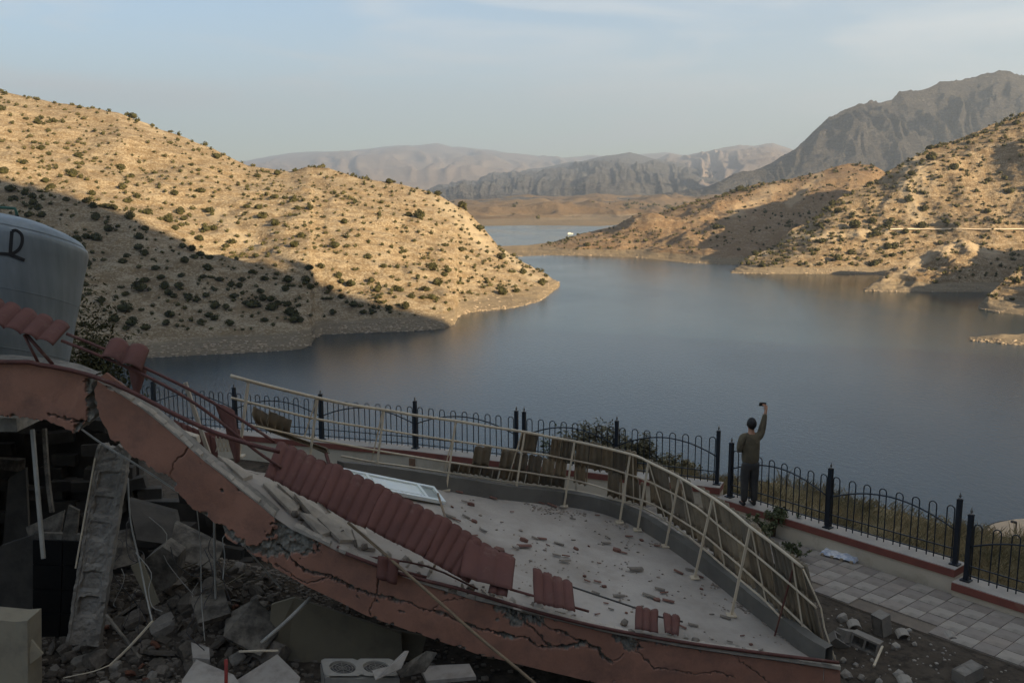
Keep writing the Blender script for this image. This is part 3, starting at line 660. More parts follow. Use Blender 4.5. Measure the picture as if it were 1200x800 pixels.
# grey rock and the tan rounded structure beyond the fence at the right
M_rock = mat('grey_rock', (.26, .255, .24), (.17, .165, .155), rough=.95, scale=1.3, bump=.03, bscale=8)
M_tan = mat('tan_canopy', (.42, .33, .24), (.37, .29, .21), rough=.8, scale=1)
M_dk = mat('dark_rim', (.05, .045, .045), (.04, .04, .04), rough=.6)
pc = PY(1225, 632, 23.0); pc = Vector(pc)
rp = empty('round_canopy', pc, 'tan rounded canopy with dark rim beyond the fence at the right edge', 'canopy')
MB().lathe(pc, [(.02, .34), (.5, .31), (1.0, .2), (1.35, .02), (1.38, -.02), (1.3, -.03)], 48).build('canopy_top', M_tan, rp, smooth=True)
MB().tube([pc+Vector((1.385*math.cos(t), 1.385*math.sin(t), .0)) for t in np.linspace(0, 2*math.pi, 49)], .028, 6, cap=False).build('rim', M_dk, rp)
MB().tube([pc+Vector((0, 0, -6)), pc+Vector((0, 0, .25))], .07, 8).build('pole', M_dk, rp)
rk = MB()
for k in range(26):
    r = random.Random(k+9); p = PY(r.uniform(1120, 1250), r.uniform(620, 650), r.uniform(19, 20.5)); z_ = p.z; s = r.uniform(.15, .45)
    q3 = stones[k % 6]; rk.add([(p.x+v[0]*s*1.3, p.y+v[1]*s, terr(p.x, p.y)+v[2]*s*.8) for v in q3.v], q3.f)
rk.build('bank_rocks', M_rock, kind='stuff')
lp = PY(1191, 612, 20.5); tag(MB().tube([(lp.x, lp.y, terr(lp.x, lp.y)-.3), lp], .018, 6).tube([lp, lp+Vector((-.12, 0, .03))], .03, 6).build('garden_lamp', M_dk, origin=lp), 'thin dark garden lamp pole standing before the round tan canopy', 'lamp')

# bushes
def leaf_bush(name, base, size, nleaf, lsize, label, cat, seed, stems=6, m=None, flat=1.0, group=None, lean=None):
    r = random.Random(seed); R0 = empty(name, base, label, cat, group); base = Vector(base); st_ = MB(); lv = MB(); tips = []
    for k in range(stems):
        a_ = r.uniform(0, 6.28); d = r.uniform(.15, .95); top = base+Vector((math.cos(a_)*size[0]*d*.5, math.sin(a_)*size[1]*d*.5, size[2]*flat*(1-.45*d*d)*r.uniform(.75, 1)))
        mid = base.lerp(top, .5)+Vector((r.uniform(-.1, .1), r.uniform(-.1, .1), .12*size[2]))
        st_.tube([base+Vector((r.uniform(-.05, .05), r.uniform(-.05, .05), -.15)), mid, top], [.022, .014, .004], 5)
        for j in range(7):
            q_ = mid.lerp(top, j/6); tips.append((q_+Vector((r.gauss(0, size[0]*.07), r.gauss(0, size[1]*.07), r.gauss(0, size[2]*.06))), size[2]*r.uniform(.07, .15)))
    for k in range(nleaf):
        c, rr_ = tips[r.randrange(len(tips))]; v = Vector((r.gauss(0, 1), r.gauss(0, 1), r.gauss(0, 1))).normalized()*rr_*r.uniform(.3, 1.15); s = lsize*r.uniform(.6, 1.3)
        M_ = Euler((r.uniform(-1, 1), r.uniform(-1, 1), r.uniform(0, 6.28))).to_matrix()
        lv.add([c+v+M_ @ Vector(t) for t in ((-s, 0, 0), (0, -s*.4, s*.12), (s, 0, 0), (0, s*.4, s*.12))], [(0, 1, 2, 3)])
    st_.build('branch', M_bark, R0); lv.build('crown', m or M_leafn, R0); return R0
M_leaf2 = mat('olive_leaves', (.075, .072, .04), (.11, .10, .06), rough=.75, scale=3)
M_leaf3 = mat('tan_dry_leaves', (.12, .11, .06), (.16, .14, .08), rough=.8, scale=3)
for k, (px, row, y, sz, n, mm_) in enumerate([(690, 560, 21.8, (2.1, 1.5, 1.6), 5200, M_leaf2), (745, 565, 21.5, (1.7, 1.4, 1.25), 4500, M_leaf2), (790, 568, 21.2, (1.1, 1.0, .95), 2600, M_leaf3), (652, 560, 22.2, (1.1, 1.0, 1.25), 2500, M_leafn)]):
    p = PY(px, row, y); top_rows = [492, 512, 533, 512]; tz = PY(px, top_rows[k], y).z; z0_ = terr(p.x, p.y)
    leaf_bush('bush', (p.x, p.y, z0_), (sz[0], sz[1], tz-z0_), n, .05, ['tallest olive green bush beyond the fence behind the hanging tiles', 'lower olive green bush beyond the fence, right of the tallest one', 'small dry yellowish bush beyond the fence left of the standing man', 'dark green bush beyond the fence, leftmost of the row'][k], 'bush', 100+k, 16, mm_, group='bushes beyond the fence')
p = PH(905, 628, -6.6); leaf_bush('shrub', p, (1.1, .8, .62), 1500, .045, 'sprawling green shrub on the pavement behind the tiled railing', 'shrub', 201, 12)
p = PH(925, 655, -6.6); leaf_bush('shrub', p, (.75, .6, .32), 700, .04, 'low grey green shrub nearest the railing on the pavement edge', 'shrub', 202, 8)
p = PH(952, 634, -6.6); leaf_bush('weed', p, (.38, .3, .2), 260, .03, 'small green weed at the foot of the cream wall', 'weed', 203, 6)
p = PY(112, 455, 34); leaf_bush('tree', (p.x, p.y, terr(p.x, p.y)), (2.2, 2, PY(112, 352, 34).z-terr(p.x, p.y)), 12000, .09, 'dark green tree behind the metal water tank', 'tree', 204, 22, M_leafd)

# plastic-covered pallet on the pavement
M_plast = mat('crumpled_plastic', (.55, .60, .68), (.30, .36, .48), rough=.25, scale=7, spec=.6, lo=.42, hi=.58)
M_wood = mat('grey_wood', (.30, .26, .20), (.22, .19, .15), rough=.85, scale=4, stretch=(1, 6, 1))
pc = PH(986, 652, -6.58); Rz = Matrix.Rotation(math.atan2(dC.y, dC.x)+.12, 3, 'Z'); R0 = empty('wrapped_panel', pc, 'crumpled white and blue plastic sheeting over wooden slats on the pavement', 'bundle')
for k in range(4): MB().box(pc+Rz @ Vector((-.27+k*.18, 0, .03)), (.05, .44, .05), Rz).build('slat', M_wood, R0)
G_ = []
for i in range(24):
    rw = []
    for j in range(16):
        u, v = -.33+.66*i/23, -.2+.40*j/15; zq = .085+.018*fbm(u*9, v*9, 61, 4)-(.05 if i in (0, 23) or j in (0, 15) else 0); rw.append(pc+Rz @ Vector((u, v, zq)))
    G_.append(rw)
MB().grid(G_).build('plastic_sheet', M_plast, R0)

# blocks, shards and sticks lying on the soil
M_cmu = mat('grey_block_concrete', (.19, .183, .17), (.14, .134, .125), rough=.95, scale=6, bump=.006, bscale=70, dirt=(.25, .235, .215), dlo=.55, dhi=.75)
def block_mb(L_=.40, D_=.20, H_=.19, seed=0):
    mb = MB(); t = .032
    mb.box((0, -D_/2+t/2, 0), (L_, t, H_)); mb.box((0, D_/2-t/2, 0), (L_, t, H_))
    for x in (-L_/2+t/2, 0, L_/2-t/2): mb.box((x, 0, 0), (t, D_-2*t, H_))
    mb.box((0, 0, -H_/2+.01), (L_-.002, D_-.002, .02)); return mb
def place(mb, name, loc, rot, m, scale=1, **kw):
    Rm = Euler(rot).to_matrix(); q2 = MB(); q2.add([Vector(loc)+Rm @ (Vector(v)*scale) for v in mb.v], mb.f); return q2.build(name, m, origin=loc, **kw)
for px, row, h_, rot, sc, lb in [(1033, 737, .13, (.0, 1.35, .5), 1.0, 'upright grey hollow block, farthest of the blocks on the soil'), (1015, 756, .10, (1.45, .15, -.7), 1.0, 'grey hollow block with its cavity open to the left, on the soil'),
                                 (995, 749, .12, (3.0, .3, .4), .9, 'grey hollow block leaning against its neighbour beside the railing end'), (1134, 790, .10, (3.2, -.1, .5), 1.0, 'lone grey concrete block at the lower right edge of the soil'), (983, 753, .08, (.5, .6, .2), .75, 'broken half block at the foot of the railing')]:
    p = PH(px, row, -6.52); place(block_mb(), 'concrete_block', (p.x, p.y, terr(p.x, p.y)+h_), rot, M_cmu, sc, label=lb, cat='block')
M_dust2 = mat('dusty_concrete', (.26, .25, .23), (.19, .182, .17), rough=1, scale=5, bump=.006, bscale=40)
ch = [(987, 723, .17, 'flat curved grey chunk lying on the dark soil by the railing'), (977, 741, .10, 'pale small chunk'), (1050, 757, .12, 'pale angular chunk between the blocks'), (1072, 755, .08, 'small pale stone right of the blocks'), (1065, 740, .09, ''), (1106, 737, .07, ''), (1055, 790, .15, ''), (1030, 797, .10, ''), (992, 789, .14, ''), (975, 768, .12, ''), (988, 772, .09, ''), (1003, 778, .08, ''), (1010, 792, .11, ''), (972, 755, .1, ''), (1022, 772, .06, '')]
for k, (px, row, s, lb) in enumerate(ch):
    p = PH(px, row, -6.55); place(stones[k % 6], 'rubble_chunk', (p.x, p.y, terr(p.x, p.y)+s*.2), (random.random(), random.random(), random.random()*6), M_dust2, s*.62, label='pale broken concrete chunk on the dark soil by the railing end', cat='rubble', group='rubble chunks on the soil')
gr = MB(); r = random.Random(3)
for k in range(1500):
    x = r.uniform(3.4, 12); y = r.uniform(9.5, 17)
    if fence_dist(np.array(x), np.array(y)) > -2.2: continue
    s = r.uniform(.006, .028)*(1.5 if r.random() < .08 else 1); q3 = stones[k % 6]; gr.add([(x+v[0]*s, y+v[1]*s, terr(x, y)+v[2]*s) for v in q3.v], q3.f)
gr.build('loose_gravel', M_dust2, kind='stuff')
p = PH(1024, 780, -6.5); tag(MB().tube([p, PH(1034, 757, -6.42)], .018, 6).build('stick', mat('pale_wood', (.5, .45, .36), (.4, .36, .29), rough=.8), origin=p), 'short pale stick lying by the grey blocks', 'stick')
for px, row, lb in [(1057, 742, 'dark curved roof tile shard right of the upright block'), (1000, 730, 'curved tile shard below the farthest chunk'), (1060, 795, 'bent grey tile shard at the bottom edge of the soil'), (1113, 738, 'small tile shard in the middle of the soil')]:
    p = PH(px, row, -6.5); z_ = terr(p.x, p.y); g2 = []
    for i in range(7):
        t = math.pi*(i/6-.5)*.9; g2.append([Vector((p.x+.09*math.sin(t), p.y-.10, z_+.01+.07*math.cos(t))), Vector((p.x+.09*math.sin(t)+.03, p.y+.10, z_+.02+.07*math.cos(t)))])
    o = MB().grid(g2).build('tile_shard', M_dust2, origin=(p.x, p.y, z_), label=lb, cat='tile shard'); sm = o.modifiers.new('solid', 'SOLIDIFY'); sm.thickness = .012
# ======================= PERSON =======================
def skin_obj(name, verts, edges, radii, m, parent, root=0, lev=2, flat=None):
    me = bpy.data.meshes.new(name); me.from_pydata([Vector(v) for v in verts], edges, []); o = bpy.data.objects.new(name, me); COL.objects.link(o); me.materials.append(m)
    md = o.modifiers.new('skin', 'SKIN'); md.use_smooth_shade = True
    sk = me.skin_vertices[0].data
    for i, rr_ in enumerate(radii):
        sk[i].radius = rr_ if isinstance(rr_, tuple) else (rr_, rr_); sk[i].use_root = (i == root)
    ms = o.modifiers.new('sub', 'SUBSURF'); ms.levels = lev; ms.render_levels = lev
    o.parent = parent; return o
M_skin = mat('skin', (.36, .20, .14), (.32, .18, .12), rough=.55, scale=8)
M_shirt = mat('olive_khaki_shirt', (.105, .09, .062), (.08, .07, .05), rough=.9, scale=7, bump=.03, bscale=9)
M_trs = mat('dark_grey_trousers', (.035, .036, .038), (.05, .05, .05), rough=.9, scale=7, bump=.02, bscale=9)
M_hair = mat('black_hair', (.010, .009, .009), (.016, .014, .013), rough=.6, scale=30)
M_shoe = mat('dark_shoes', (.022, .02, .02), (.03, .028, .027), rough=.5, scale=9)
M_phone = mat('black_phone', (.012, .012, .014), (.016, .016, .018), rough=.3, scale=9)
foot = PH(877, 592, -6.17); person = empty('person', (foot.x, foot.y, HC), 'man in an olive shirt and dark trousers at the fence, holding a phone up high', 'person')
person.rotation_euler = (0, 0, .12)
S_ = 1.0
sh = (.185, 0, 1.415); el = (.255, .04, 1.665); wr = (.315, .10, 1.90); shl = (-.185, 0, 1.40); ell = (-.235, -.03, 1.12); wrl = (-.13, .20, 1.20)
V = [(0, 0, .93), (0, .005, 1.08), (0, .0, 1.24), (0, -.005, 1.37), (0, .005, 1.46), (0, .012, 1.53), (0, .02, 1.60), (0, .02, 1.69),
     (.10, -.002, 1.405), sh, el, wr, (.325, .112, 1.945), (-.10, -.002, 1.40), shl, ell, wrl, (-.09, .255, 1.225),
     (.09, 0, .86), (.10, .012, .50), (.105, -.012, .10), (.115, .10, .035), (-.09, 0, .86), (-.095, .012, .50), (-.10, -.012, .10), (-.105, .10, .035)]
E = [(0, 1), (1, 2), (2, 3), (3, 4), (4, 5), (5, 6), (6, 7), (3, 8), (8, 9), (9, 10), (10, 11), (11, 12), (3, 13), (13, 14), (14, 15), (15, 16), (16, 17), (0, 18), (18, 19), (19, 20), (20, 21), (0, 22), (22, 23), (23, 24), (24, 25)]
Rr = [(.115, .08), (.12, .085), (.145, .10), (.14, .095), (.062, .062), (.055, .058), (.074, .088), (.066, .082), .07, .056, .042, .028, (.038, .018), .07, .056, .042, .028, (.038, .018), .088, .058, .04, .035, .088, .058, .04, .035]
# fingers: four curled round the phone and a thumb, both hands
def hand(base, wi, dirv, side, out, curl):
    dirv = Vector(dirv).normalized(); side = Vector(side).normalized(); out = Vector(out).normalized(); b0 = Vector(V[base])
    for k, (o_, ln) in enumerate([(-.030, .062), (-.010, .072), (.010, .068), (.029, .054)]):
        p0 = b0+side*o_+dirv*.022; i0 = len(V); V.extend([tuple(p0), tuple(p0+dirv*ln*.45+out*ln*.15*curl), tuple(p0+dirv*ln*.7+out*ln*.65*curl)]); E.extend([(base, i0), (i0, i0+1), (i0+1, i0+2)]); Rr.extend([.0095, .0085, .007])
    i0 = len(V); p0 = b0-side*.036-dirv*.012; V.extend([tuple(p0), tuple(p0-side*.022+dirv*.025+out*.012*curl)]); E.extend([(base, i0), (i0, i0+1)]); Rr.extend([.011, .008])
hand(12, 11, (-.25, .25, 1), (.9, .3, .1), (-.8, .5, 0), 1.0)
hand(17, 16, (.5, .8, .2), (.2, -.2, 1), (.8, -.5, 0), .9)
body = skin_obj('body', V, E, Rr, M_skin, person)
# face on the lake side: nose, eyes, ears
q = MB(); q.lathe((0, .112, 1.625), [(.004, -.02), (.014, -.012), (.012, .0), (.006, .022)], 8); q.build('nose', M_skin, None, smooth=True); bpy.data.objects['nose'].parent = person; bpy.data.objects['nose'].location = (0, .112, 1.625)
for s in (-1, 1):
    e_ = MB(); e_.lathe((0, 0, 0), [(.003, -.012), (.01, -.006), (.011, .0), (.01, .006), (.003, .012)], 8); o = e_.build('eye', M_hair, None, smooth=True, origin=(0, 0, 0)); o.parent = person; o.location = (s*.03, .098, 1.655)
    e_ = MB(); e_.lathe((0, 0, 0), [(.002, -.03), (.012, -.018), (.016, .005), (.014, .022), (.003, .032)], 8); o = e_.build('ear', M_skin, None, smooth=True, origin=(0, 0, 0)); o.parent = person; o.location = (s*.082, .01, 1.635); o.scale = (.6, 1.2, 1)
mth = MB(); mth.box((0, 0, 0), (.045, .008, .010)); o = mth.build('mouth', mat('lips', (.25, .10, .08), (.22, .09, .07), rough=.5), None, origin=(0, 0, 0)); o.parent = person; o.location = (0, .102, 1.585)
# hair
bm = bmesh.new(); bmesh.ops.create_icosphere(bm, subdivisions=3, radius=1)
vs = []
for v in bm.verts:
    c = v.co; f = 1+.07*mnoise.noise(c*5); p = Vector((c.x*.094*f, .0+c.y*.108*f, 1.655+c.z*.132*f))
    if c.y > .35 and c.z < .45: p.y = min(p.y, .055)
    if c.z < -.35: p.z = 1.655-.35*.132-abs(c.z+.35)*.10; p.x *= .85
    vs.append(p)
hq = MB(); hq.add(vs, [[v.index for v in f.verts] for f in bm.faces]); bm.free(); o = hq.build('hair', M_hair, None, smooth=True, origin=(0, 0, 0)); o.parent = person; o.location = (0, 0, 0)
# shirt, trousers, shoes
skin_obj('shirt', [(0, 0, .80), (0, .003, 1.05), (0, 0, 1.22), (0, -.005, 1.36), (0, .006, 1.492), (.11, -.002, 1.40), sh, (.222, .02, 1.55), el, (.298, .082, 1.84), (-.11, -.002, 1.395), shl, (-.215, -.015, 1.26), ell, (-.15, .15, 1.185)],
         [(0, 1), (1, 2), (2, 3), (3, 4), (3, 5), (5, 6), (6, 7), (7, 8), (8, 9), (3, 10), (10, 11), (11, 12), (12, 13), (13, 14)],
         [(.20, .15), (.19, .135), (.195, .13), (.185, .12), (.072, .07), .098, .088, .08, .064, .046, .098, .088, .08, .068, .05], M_shirt, person)
skin_obj('trousers', [(0, 0, .96), (0, 0, .88), (.088, 0, .80), (.098, .01, .50), (.102, -.012, .20), (.104, -.008, .07), (-.088, 0, .80), (-.095, .01, .50), (-.098, -.012, .20), (-.10, -.008, .07)],
         [(0, 1), (1, 2), (2, 3), (3, 4), (4, 5), (1, 6), (6, 7), (7, 8), (8, 9)], [(.165, .125), (.17, .13), .115, .09, .074, .07, .115, .09, .074, .07], M_trs, person, root=1)
for s, ry in ((1, -.12), (-1, .15)):
    skin_obj('shoe', [(s*.104, -.055, .048), (s*.106, .06, .042), (s*.112, .17, .032)], [(0, 1), (1, 2)], [(.046, .046), (.047, .04), (.040, .028)], M_shoe, person, lev=2)
ph = person.matrix_basis  # phone, held by the raised hand
Mw = Matrix.Translation(person.location) @ Euler(person.rotation_euler).to_matrix().to_4x4()
pp = Mw @ Vector((.27, .165, 2.005)); Rp = Euler((.1, .12, .3)).to_matrix(); R0 = empty('phone', pp, 'black phone held up sideways in the man\'s raised hand', 'phone')
MB().box(pp, (.155, .010, .076), Rp).build('phone_case', M_phone, R0); MB().box(pp+Rp @ Vector((-.055, -.008, .018)), (.026, .006, .026), Rp).build('camera_lens', M_fin, R0)
# ======================= THE COLLAPSED BUILDING =======================
YF = 11.5
TOP1 = [(-420, 424), (-60, 420), (0, 421), (50, 426), (80, 432), (109, 444)]
TOP2 = [(109, 444), (140, 462), (165, 478), (190, 498), (215, 519), (240, 541), (260, 556), (285, 577), (305, 592), (321, 606)]
TOP3 = [(321, 606), (345, 622), (372, 634), (400, 648), (430, 661), (460, 671), (500, 686), (530, 695), (560, 704), (600, 713), (650, 726), (720, 743), (800, 758), (860, 767), (920, 775), (985, 785)]
BOT1 = [(-420, 470), (-60, 483), (0, 487), (30, 489), (55, 493), (75, 501), (88, 508), (92, 506), (96, 497), (104, 493), (109, 491)]
BOT2 = [(109, 491), (114, 497), (122, 503), (128, 516), (140, 520), (150, 531), (170, 543), (186, 553), (199, 560), (206, 575), (214, 582), (225, 596), (238, 603), (250, 611), (258, 614), (266, 630), (276, 636), (289, 642), (300, 641), (321, 650)]
BOT3 = [(289, 645), (300, 652), (330, 670), (360, 687), (400, 706), (430, 721), (470, 735), (510, 749), (560, 766), (620, 781), (700, 800), (800, 820), (900, 836), (985, 848)]
seen = {}
for pz in (TOP1, TOP2, TOP3):
    for px, row in pz:
        v = PY(px, row, YF); seen[v.x] = v.z
SX = sorted(seen); SZ = [seen[k] for k in SX]; SX = SX+[SX[-1]+1]; SZ = SZ+[SZ[-1]-.3]
def S(x): return np.interp(x, SX, SZ)
# the plan of the slab: past the front edge the floor keeps the height of the edge in front of it
def PS(px, row, dh=0.0, y0=10.5, y1=22.0):
    prev = None
    for y in np.linspace(y0, y1, 500):
        v = PY(px, row, y); f = v.z-(S(v.x)+dh)
        if prev is not None and prev[0]*f <= 0: return prev[1].lerp(v, prev[0]/(prev[0]-f) if prev[0] != f else 0)
        prev = (f, v)
    return PY(px, row, 13.0)
M_fas = None
def fascia_mat():
    m, t, b = newmat('terracotta_plaster'); n = t.nodes.new; l = t.links.new; b.inputs['Roughness'].default_value = .9; b.inputs['Specular IOR Level'].default_value = .15
    tc = n('ShaderNodeTexCoord'); o = tc.outputs['Object']
    def nz(sc, d=6, ro=.6):
        q = n('ShaderNodeTexNoise'); q.inputs['Scale'].default_value = sc; q.inputs['Detail'].default_value = d; q.inputs['Roughness'].default_value = ro; l(o, q.inputs['Vector']); return q.outputs['Fac']
    def rp(f, a, b_, c0, c1):
        r = n('ShaderNodeValToRGB'); r.color_ramp.elements[0].position = a; r.color_ramp.elements[1].position = b_; r.color_ramp.elements[0].color = (*c0, 1); r.color_ramp.elements[1].color = (*c1, 1); l(f, r.inputs[0]); return r.outputs[0]
    base = rp(nz(1.1, 5), .35, .7, (.36, .172, .108), (.46, .222, .142))
    st = rp(nz(1.6, 10, .78), .47, .64, (0, 0, 0), (.8, .8, .8))
    mx = n('ShaderNodeMix'); mx.data_type = 'RGBA'; l(st, mx.inputs[0]); l(base, mx.inputs[6]); mx.inputs[7].default_value = (.25, .135, .095, 1)
    con = rp(nz(9, 6, .8), .35, .7, (.34, .30, .23), (.18, .16, .125))
    at = n('ShaderNodeAttribute'); at.attribute_name = 'bare'; m2 = n('ShaderNodeMix'); m2.data_type = 'RGBA'; l(at.outputs['Fac'], m2.inputs[0]); l(mx.outputs[2], m2.inputs[6]); l(con, m2.inputs[7]); l(m2.outputs[2], b.inputs['Base Color'])
    bp = n('ShaderNodeBump'); bp.inputs['Distance'].default_value = .006; l(nz(35, 4), bp.inputs['Height']); l(bp.outputs[0], b.inputs['Normal'])
    return m
M_fas = fascia_mat()
M_conc = mat('broken_concrete', (.27, .265, .25), (.16, .158, .15), rough=1, scale=7, bump=.012, bscale=25)
M_floor = mat('dusty_roof_floor', (.345, .33, .315), (.29, .278, .265), rough=.95, scale=.9, bump=.004, bscale=22, dirt=(.22, .205, .188), dscale=.8, dlo=.44, dhi=.70)
M_kerb = mat('grey_green_kerb', (.125, .125, .118), (.10, .10, .095), rough=.9, scale=1.6, dirt=(.085, .082, .077), dscale=1.3, dlo=.5, dhi=.7)
BLD = empty('collapsed_building', (0, YF, GZ), 'collapsed building with a sagging terracotta roof edge and dusty fallen roof slab', 'building')
crk = [  # (polyline, half width in px)
 ([(325, 640), (335, 648), (345, 659), (357, 669), (372, 672), (387, 675), (398, 681), (410, 687), (428, 694), (440, 697), (452, 699), (460, 701), (470, 706), (480, 705), (488, 710), (497, 714), (510, 716), (522, 720), (540, 729), (560, 736), (580, 740), (592, 744), (603, 746), (612, 746), (618, 748), (624, 752), (630, 757), (640, 759), (648, 759), (664, 757), (672, 755), (680, 753), (690, 756), (700, 759), (703, 763), (706, 768), (710, 772), (715, 775)], 1.7),
 ([(590, 712), (600, 722), (612, 728), (620, 734), (630, 740), (637, 749), (644, 758)], 1.3),
 ([(596, 712), (606, 722), (624, 724), (632, 729), (640, 734), (650, 738), (658, 739), (666, 744), (674, 749), (686, 751), (690, 756)], 1.8),
 ([(724, 746), (735, 750), (740, 758), (750, 766), (758, 774), (767, 783), (780, 783), (796, 786), (815, 790), (840, 786), (862, 796)], .7),
 ([(715, 775), (726, 771), (732, 766)], .6), ([(443, 676), (442, 687), (441, 697)], 1.0),
 ([(323, 662), (332, 668), (345, 676), (359, 684), (372, 680), (395, 675)], .6), ([(222, 519), (216, 530), (206, 540), (201, 552), (199, 562)], .55),
 ([(434, 722), (433, 714), (440, 700)], .5), ([(862, 768), (872, 778), (890, 790), (905, 803)], 1.0), ([(500, 720), (520, 704), (545, 700)], .4), ([(58, 486), (66, 488), (80, 491), (96, 494)], 1.5)]
bare = [([(335, 612), (330, 640)], 13), ([(318, 640), (360, 636)], 12), ([(345, 625), (352, 632)], 10), ([(296, 644), (330, 645)], 6), ([(104, 445), (107, 470), (105, 492)], 5), ([(588, 708), (604, 726)], 8), ([(604, 716), (632, 728)], 6), ([(725, 744), (742, 756)], 8), ([(660, 758), (684, 754)], 3), ([(585, 742), (600, 746)], 3.5), ([(92, 498), (88, 506)], 4), ([(120, 505), (128, 518)], 3), ([(258, 617), (290, 642)], 4), ([(190, 556), (204, 566)], 3)]
r9 = random.Random(31)
for _ in range(46):
    xx = r9.uniform(5, 975); T_b = (TOP1[:-1]+TOP2[:-1]+TOP3); tt_ = float(I(xx, T_b)); bb_ = float(I(xx, BOT1[:-1]+BOT2[:-1]+BOT3)); e_ = r9.choice([0, 1, r9.random()]); yy = tt_+(bb_-tt_)*e_; bare.append(([(xx, yy), (xx+r9.uniform(-4, 7), yy+r9.uniform(-1.5, 2.5))], r9.uniform(.6, 2.4)))
def seg_d(X, Y, pts):
    a = np.array(pts, float); D = np.full(X.shape, 1e9)
    for k in range(len(a)-1):
        ab = a[k+1]-a[k]; t = np.clip(((X-a[k, 0])*ab[0]+(Y-a[k, 1])*ab[1])/(ab @ ab+1e-9), 0, 1); D = np.minimum(D, np.hypot(X-a[k, 0]-ab[0]*t, Y-a[k, 1]-ab[1]*t))
    return D
def fascia(x0, x1, top, bot, label, n=90, dx=.62, skew=None, y0=YF, back=.32):
    xs = np.arange(x0, x1+.01, dx); tp = I(xs, top); bt = I(xs, bot); t = np.linspace(0, 1, n)
    if bot is not BOT3: bt = bt+vn(xs*.35, xs*0, 7)*1.6
    X = np.repeat(xs[:, None], n, 1); Y = tp[:, None]+(bt-tp)[:, None]*t
    if skew is not None:   # ragged broken end(s)
        for (xe, amp_, sgn) in skew:
            w = np.exp(-np.abs(xs-xe)/14.0)[:, None]; X = X+w*sgn(t)[None, :]
            Y = tp[:, None]+(I(X, bot)-tp[:, None])*t if False else Y
    dep = np.zeros(X.shape); bm_ = np.zeros(X.shape)
    jag = fbm(X*.22, Y*.22, 55, 4)
    for pts, hw in crk:
        a = np.array(pts)
        if a[:, 0].max() < x0-20 or a[:, 0].min() > x1+20: continue
        d = seg_d(X+jag*1.6, Y+fbm(X*.25, Y*.25, 66, 4)*1.6, pts); w = hw*(1+.5*vn(X*.06, Y*.06, 12)); dep = np.maximum(dep, np.clip((w*1.15-d)/.6, 0, 1)*(.10 if hw > 1 else .05))
    for pts, rad in bare:
        a = np.array(pts)
        if a[:, 0].max() < x0-30 or a[:, 0].min() > x1+30: continue
        d = seg_d(X, Y, pts)+jag*rad*.55; k = np.clip((rad-d)/1.0, 0, 1); bm_ = np.maximum(bm_, k)
    dep = dep+bm_*(.03+.035*(fbm(X*.12, Y*.12, 91, 4)+.6))
    P = np.zeros(X.shape+(3,))
    for i in range(X.shape[0]):
        for j in range(n):
            pass
    u = (X-600)/FPX; v = (400-Y)/FPX; dy = cp+v*sp; k = (y0)/dy
    P[..., 0] = u*k; P[..., 1] = y0+dep+fbm(X*.03, Y*.03, 17, 3)*.008; P[..., 2] = CAMZ+(-sp+v*cp)*k
    bb = np.clip(bm_+np.clip(dep*14, 0, 1), 0, 1)
    o = npgrid('fascia', P-np.array(BLD.location), M_fas, attr={'bare': bb}); o.parent = BLD
    if label: o['label'] = label
    # the beam behind the skin: top, bottom, ends and back
    mb = MB(); st_ = max(1, int(6/dx)); ii = list(range(0, len(xs), st_)); ii = ii if ii[-1] == len(xs)-1 else ii+[len(xs)-1]
    ft = [Vector(P[i, 0]) for i in ii]; fb = [Vector(P[i, -1]) for i in ii]
    b3_ = Vector((0, back, 0))
    rr_ = lambda: Vector((0, random.uniform(-.02, .05), random.uniform(-.03, .03)))
    mb.grid([[p for p in ft], [p+b3_ for p in ft]][::-1]); mb.grid([[p for p in fb], [p+b3_+rr_() for p in fb]])
    mb.grid([[p+b3_ for p in ft], [p+b3_ for p in fb]][::-1])
    for i in (0, -1):
        col_ = [Vector(P[i, j]) for j in range(0, n, 6)]+[Vector(P[i, -1])]; mb.grid([col_, [p+b3_+rr_() for p in col_]])
    mb.build('beam_core', M_conc, BLD)
    return P
fascia(-420, 104.5, TOP1, BOT1, 'level terracotta roof edge left of the break', dx=.8, skew=[(104.5, 3, lambda t: 3*np.sin(t*9)+1.5*np.sin(t*23))])
fascia(109.5, 321, TOP2, BOT2, 'steep terracotta roof edge between the two breaks', skew=[(109.5, 3, lambda t: 3*np.sin(t*7+1)+1.2*np.sin(t*19)+6*t), (321, 4, lambda t: -11*t*t+2*np.sin(t*11))])
fascia(289, 985, TOP3[:0]+[(289, 640), (300, 630), (312, 616), (321, 608)]+TOP3[1:], BOT3, 'long cracked terracotta roof edge sloping to the ground', n=96, y0=YF+.03)
def MBp(parent): return MB()
# floor slab
FR = [(150, 469), (165, 478), (215, 519), (260, 556), (321, 606), (372, 634), (430, 661), (500, 686), (560, 704), (600, 713), (650, 726), (720, 743), (800, 758), (900, 772), (985, 785)]
BK = [(205, 503), (245, 530), (285, 549), (340, 557), (400, 560), (450, 564), (520, 574), (600, 586), (665, 593), (705, 601), (745, 617), (790, 646), (830, 676), (868, 707), (905, 737), (938, 763), (966, 781)]
back_c = spline([PS(px, row) for px, row in BK], 6); NB = len(back_c)
def resample(pts, n):
    d = [0]
    for i in range(1, len(pts)): d.append(d[-1]+(pts[i]-pts[i-1]).length)
    t = np.linspace(0, d[-1], n); A_ = np.array([list(p) for p in pts]); return [Vector((np.interp(q, d, A_[:, 0]), np.interp(q, d, A_[:, 1]), np.interp(q, d, A_[:, 2]))) for q in t]
nf = 150; bc = resample(back_c, nf); fc = resample([PY(px, row, YF+.02) for px, row in FR], nf)
rows = []; under = []
